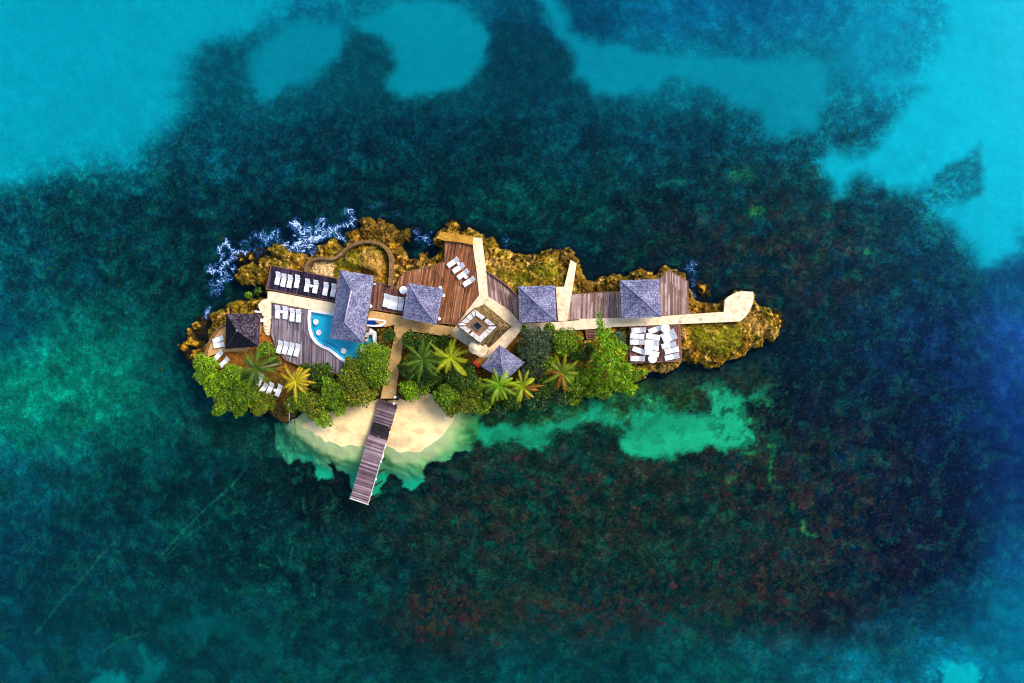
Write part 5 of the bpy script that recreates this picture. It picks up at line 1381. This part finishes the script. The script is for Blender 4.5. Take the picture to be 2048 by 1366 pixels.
TR = [
 (412,734,25,4.6,'bright','bright green tree crown farthest west, hanging over the shore below the curved wall'),
 (424,768,25,4.4,'bright','bright green crown on the south-west shore, just below the farthest western crown'),
 (452,797,26,4.4,'mid','mid green crown at the south-western tip overhanging the water'),
 (462,752,24,5.0,'bright','light green crown between the hidden western loungers and the dark palm'),
 (490,790,27,4.8,'mid','mid green crown directly south of the large dark palm'),
 (524,806,22,4.0,'olive','olive green crown west of the sandy clearing, overhanging the brown shore rocks'),
 (498,762,18,3.8,'dark','dark low crown beneath the large dark palm'),
 (530,698,17,4.6,'mid','small green crown at the south-east corner of the dark purple roof'),
 (545,722,13,3.2,'dark','small dark crown between the dark palm and the pool deck corner'),
 (640,752,23,4.2,'dark','dark green bushy crown at the bottom edge of the pool deck beside the yellow palm'),
 (600,802,20,4.0,'mid','mid green crown just south of the golden yellow palm'),
 (630,812,24,4.6,'olive','olive green crown south of the dark bushy crown, left of the beach'),
 (646,838,17,3.4,'bright','low bright green crown leaning out over the western end of the beach'),
 (668,782,27,5.2,'mid','mid green crown in the middle of the grove between pool and beach'),
 (708,752,30,6.0,'olive','large olive green crown at the pool\'s southern tip'),
 (712,793,25,5.0,'yellow','yellow-green crown at the top edge of the beach left of the jetty'),
 (745,714,30,6.4,'mid','large mid green crown covering the pool\'s eastern end'),
 (757,755,21,5.2,'mid','mid green crown leaning over the west side of the sandy path'),
 (738,790,15,3.8,'yellow','small yellow-green crown beside the landward end of the jetty'),
 (779,670,13,4.4,'dark','small dark crown at the corner where the two paths meet'),
 (822,680,17,4.6,'dark','dark crown tight in the corner east of the path junction'),
 (852,688,20,4.8,'dark','dark crown just below the walkway, north of the dark eastern palm'),
 (890,686,16,4.4,'dark','dark crown just below the walkway, north of the bright yellow-green palm'),
 (818,735,19,4.6,'dark','dark crown against the east side of the sandy path'),
 (862,748,26,4.8,'dark','large dark crown below and between the two palms east of the path'),
 (820,782,20,3.8,'bright','bright green crown above the eastern beach beside the jetty'),
 (846,778,15,3.4,'mid','small mid green crown above the sand gap in the eastern beach'),
 (893,790,24,4.6,'mid','mid green crown at the eastern corner of the beach'),
 (902,815,18,3.6,'olive','low olive crown reaching down over the beach\'s eastern sand'),
 (928,756,28,5.0,'dark','large dark crown west of the diamond roof\'s lower corner'),
 (936,798,24,4.4,'olive','olive crown on the shore east of the beach'),
 (968,808,20,3.8,'mid','mid green crown on the shore below the western of the twin palms'),
 (985,782,18,4.0,'dark','dark crown under the fronds of the western twin palm'),
 (1022,798,20,3.8,'dark','dark crown on the shore between the twin palms'),
 (1073,690,31,5.6,'grey','large grey-green crown east of the diamond roof below the walkway'),
 (1066,735,22,4.8,'grey','smaller grey-green crown south of the large grey-green one'),
 (1130,684,26,5.4,'mid','mid green crown below the walkway right of the grey-green crown'),
 (1165,706,20,4.8,'dark','dark crown between the plank stairs and the feathery tree'),
 (1088,775,22,4.2,'dark','dark crown east of the twin palms near the shore'),
 (1062,802,16,3.2,'teal','low teal-green crown at the water east of the twin palms'),
 (1120,792,20,3.6,'teal','teal-green crown on the shore south of the faded green palm'),
 (1152,760,24,4.8,'mid','mid green crown east of the faded green palm'),
 (1238,674,14,3.6,'grey','small grey-green crown between the feathery tree and the storage deck'),
]
TR += [(438,820,13,3.0,'bright','low bright shrubby crown at the south-western tip, closest to the water'), (478,822,14,3.0,'mid','low green shrubby crown overhanging the south-western water'),
 (580,815,13,2.9,'olive','low olive shrubby crown at the bottom of the sandy clearing above the brown rocks'), (676,815,15,3.4,'bright','bright low crown at the top edge of the beach\'s western half'), (700,725,12,4.2,'mid','small green crown at the pool deck\'s south-east corner'),
 (1000,818,13,2.8,'teal','low teal-green crown touching the water below the western twin palm'), (1090,806,14,2.8,'teal','low teal-green crown touching the water south-east of the twin palms'), (1150,792,15,3.0,'mid','low green crown at the shore right of the teal-green one'), (1100,725,17,4.4,'mid','mid green crown filling the gap left of the faded green palm'), (955,770,15,4.2,'mid','mid green crown by the lower left corner of the diamond roof'), (870,720,12,4.0,'mid','small green crown squeezed between the two palms east of the path')]
for a in TR: tree(*a)
tree(1222, 722, 34, 8.2, 'feather', 'tall bright feathery tree with a spiky tip reaching across the long walkway', 'feathery_tree', 'tree', feather=True,
     lumps=[(1198,630,6,7.6),(1199,643,9,7.4),(1202,657,12,7.2),(1219,662,7,6.4),(1206,676,16,7.4),(1222,690,18,7.0),(1240,705,16,6.6),(1200,705,17,6.6),(1215,722,22,7.4),(1243,730,17,6.2),(1192,730,14,5.6),(1228,750,18,6.0)])
tree(1250, 765, 26, 5.2, 'feather', 'feathery bright green tree south of the tall spiky one near the storage deck', 'feathery_tree', feather=True, lumps=[(1250,765,18,4.6),(1272,752,15,4.4),(1286,744,9,4.2),(1262,778,13,3.8),(1235,775,14,4.2)])
tree(1195, 768, 26, 5.0, 'feather', 'feathery green tree at the shore south-west of the tall spiky one', 'feathery_tree', feather=True, lumps=[(1195,765,18,4.6),(1178,752,14,4.4),(1212,778,14,4.0),(1180,782,12,3.6),(1200,788,10,3.2)])
for (x, y, r_, z, l) in ((610,735,9,2.9,'low dark shrub beside the lower edge of the pool deck'), (1050,660,8,3.0,'low pale shrub at the foot of the walkway east of the tower'), (560,700,8,2.4,'low green shrub at the south-west corner of the pool deck'), (1100,655,9,3.0,'low green shrub tight below the long walkway'), (655,735,8,3.0,'low shrub under the south edge of the pool deck beside the dark bushy crown'), (497,590,7,1.9,'low grey-green shrub on the rocks west of the pool walkway'), (515,582,8,1.8,'low dark green shrub at the water pocket by the dark deck')):
    tree(x, y, r_, z, 'dark' if 'dark' in l else 'mid', l, 'shrub', 'shrub')

# ---- palms
def palm(cx, cy, zc, L, nf, base, tip, label, seed, odd=(), lean=(0, 0), wide=1.0):
    rs = random.Random(seed)
    c = Vector(W(cx, cy, zc)); bx, by = c.x + lean[0], c.y + lean[1]
    g = ground_z(bx, by)
    t = thing('palm_tree', label, 'palm', (bx, by, g), 0, 'coconut palms on the island')
    top = Vector((c.x - bx, c.y - by, zc - g))
    mb = MB(); pts = [Vector((0, 0, -.3)).lerp(top, f) + Vector((0, 0, 0)) - Vector((lean[0], lean[1], 0)) * .25 * math.sin(PI * f) for f in (0, .15, .35, .55, .75, .92, 1)]
    mb.tube(pts, [.24, .19, .16, .15, .14, .14, .1], 10); mb.build('trunk', M['palm_trunk'], t, smooth=True)
    b0, t0 = lin(base), lin(tip)
    for k_ in range(nf):
        az = 2 * PI * (k_ / nf) + rs.uniform(-.16, .16); Lf = L * rs.uniform(.80, 1.25) / 14.6
        layer = k_ % 3; drift = rs.uniform(-.5, .5)
        el = (.75, .42, .1)[layer] + rs.uniform(-.1, .1)
        isodd = k_ in odd
        cb = lin((150, 100, 14)) if isodd else b0 * rs.uniform(.75, 1.25); ct = lin((172, 100, 12)) if isodd else t0 * rs.uniform(.75, 1.2)
        N = 17; pos = Vector((0, 0, 0)); e = el; P = []
        Lc = Lf * 1.12
        for i in range(N + 1):
            P.append(pos.copy()); pos = pos + Vector((math.cos(az) * math.cos(e), math.sin(az) * math.cos(e), math.sin(e))) * (Lc / N)
            e -= (1.2 + .15 * layer) / N * 1.1; az += drift / N
        m_ = MB()
        for i in range(N):          # rachis as a slim three-sided bar
            pass
        m_.tube([p + top for p in P], [.035 * (1 - .75 * i / N) for i in range(N + 1)], 4, tuple(np.clip(cb * 1.5, 0, .8)))
        for i in range(1, N + 1):
            f = i / N; d = (P[i] - P[i - 1]).normalized(); side = Vector((-math.sin(az), math.cos(az), 0)); nup = side.cross(d)
            if nup.z < 0: nup = -nup
            ll = (.50 * math.sin(PI * (f * .86 + .12)) + .1) * wide * L / 42
            col = tuple(np.clip((cb * (1 - f) + ct * f) * rs.uniform(.7, 1.3), 0.002, .8))
            for s_ in (-1, 1):
                for h2 in (0, .5):
                    q = P[i] - (P[i] - P[i - 1]) * h2 + top
                    tipv = q + (side * s_ * .78 + d * .62 - nup * rs.uniform(.12, .5)).normalized() * ll * rs.uniform(.8, 1.15)
                    w_ = d * .033
                    m_.add([q - w_, q + w_, tipv], [(0, 1, 2)], col)
        me = m_.mesh('frond')
        link('frond', me, M['frond'], t)
    return t
palm(512, 736, 8.2, 43, 17, (62, 96, 8), (100, 122, 10), 'large dark olive palm south of the dark purple roof, largest palm on the island', 1, odd=(), lean=(.6, .5), wide=1.1)
palm(592, 763, 6.6, 34, 16, (186, 172, 10), (206, 160, 14), 'golden yellow palm below the pool deck', 2, lean=(-.4, .3), wide=1.1)
palm(846, 720, 7.2, 38, 16, (64, 104, 6), (112, 140, 10), 'dark green palm just east of the sandy path', 3, lean=(.3, -.5))
palm(902, 716, 7.6, 38, 15, (176, 186, 10), (196, 196, 16), 'bright yellow-green palm west of the tower turret', 4, lean=(-.2, .6))
palm(998, 770, 7.0, 38, 14, (112, 160, 6), (166, 180, 10), 'fresh green palm overlapping the diamond roof, western of the twin palms', 5, lean=(.1, .5))
palm(1046, 774, 6.4, 33, 14, (140, 164, 6), (186, 176, 10), 'yellow-green palm with rusty fronds, eastern of the twin palms', 6, odd=(0, 11, 13), lean=(-.2, .4))
palm(1124, 746, 6.2, 35, 15, (96, 128, 6), (158, 156, 10), 'faded green palm with orange frond tips in the eastern grove', 7, odd=(5, 7, 10, 12), lean=(.2, .3))
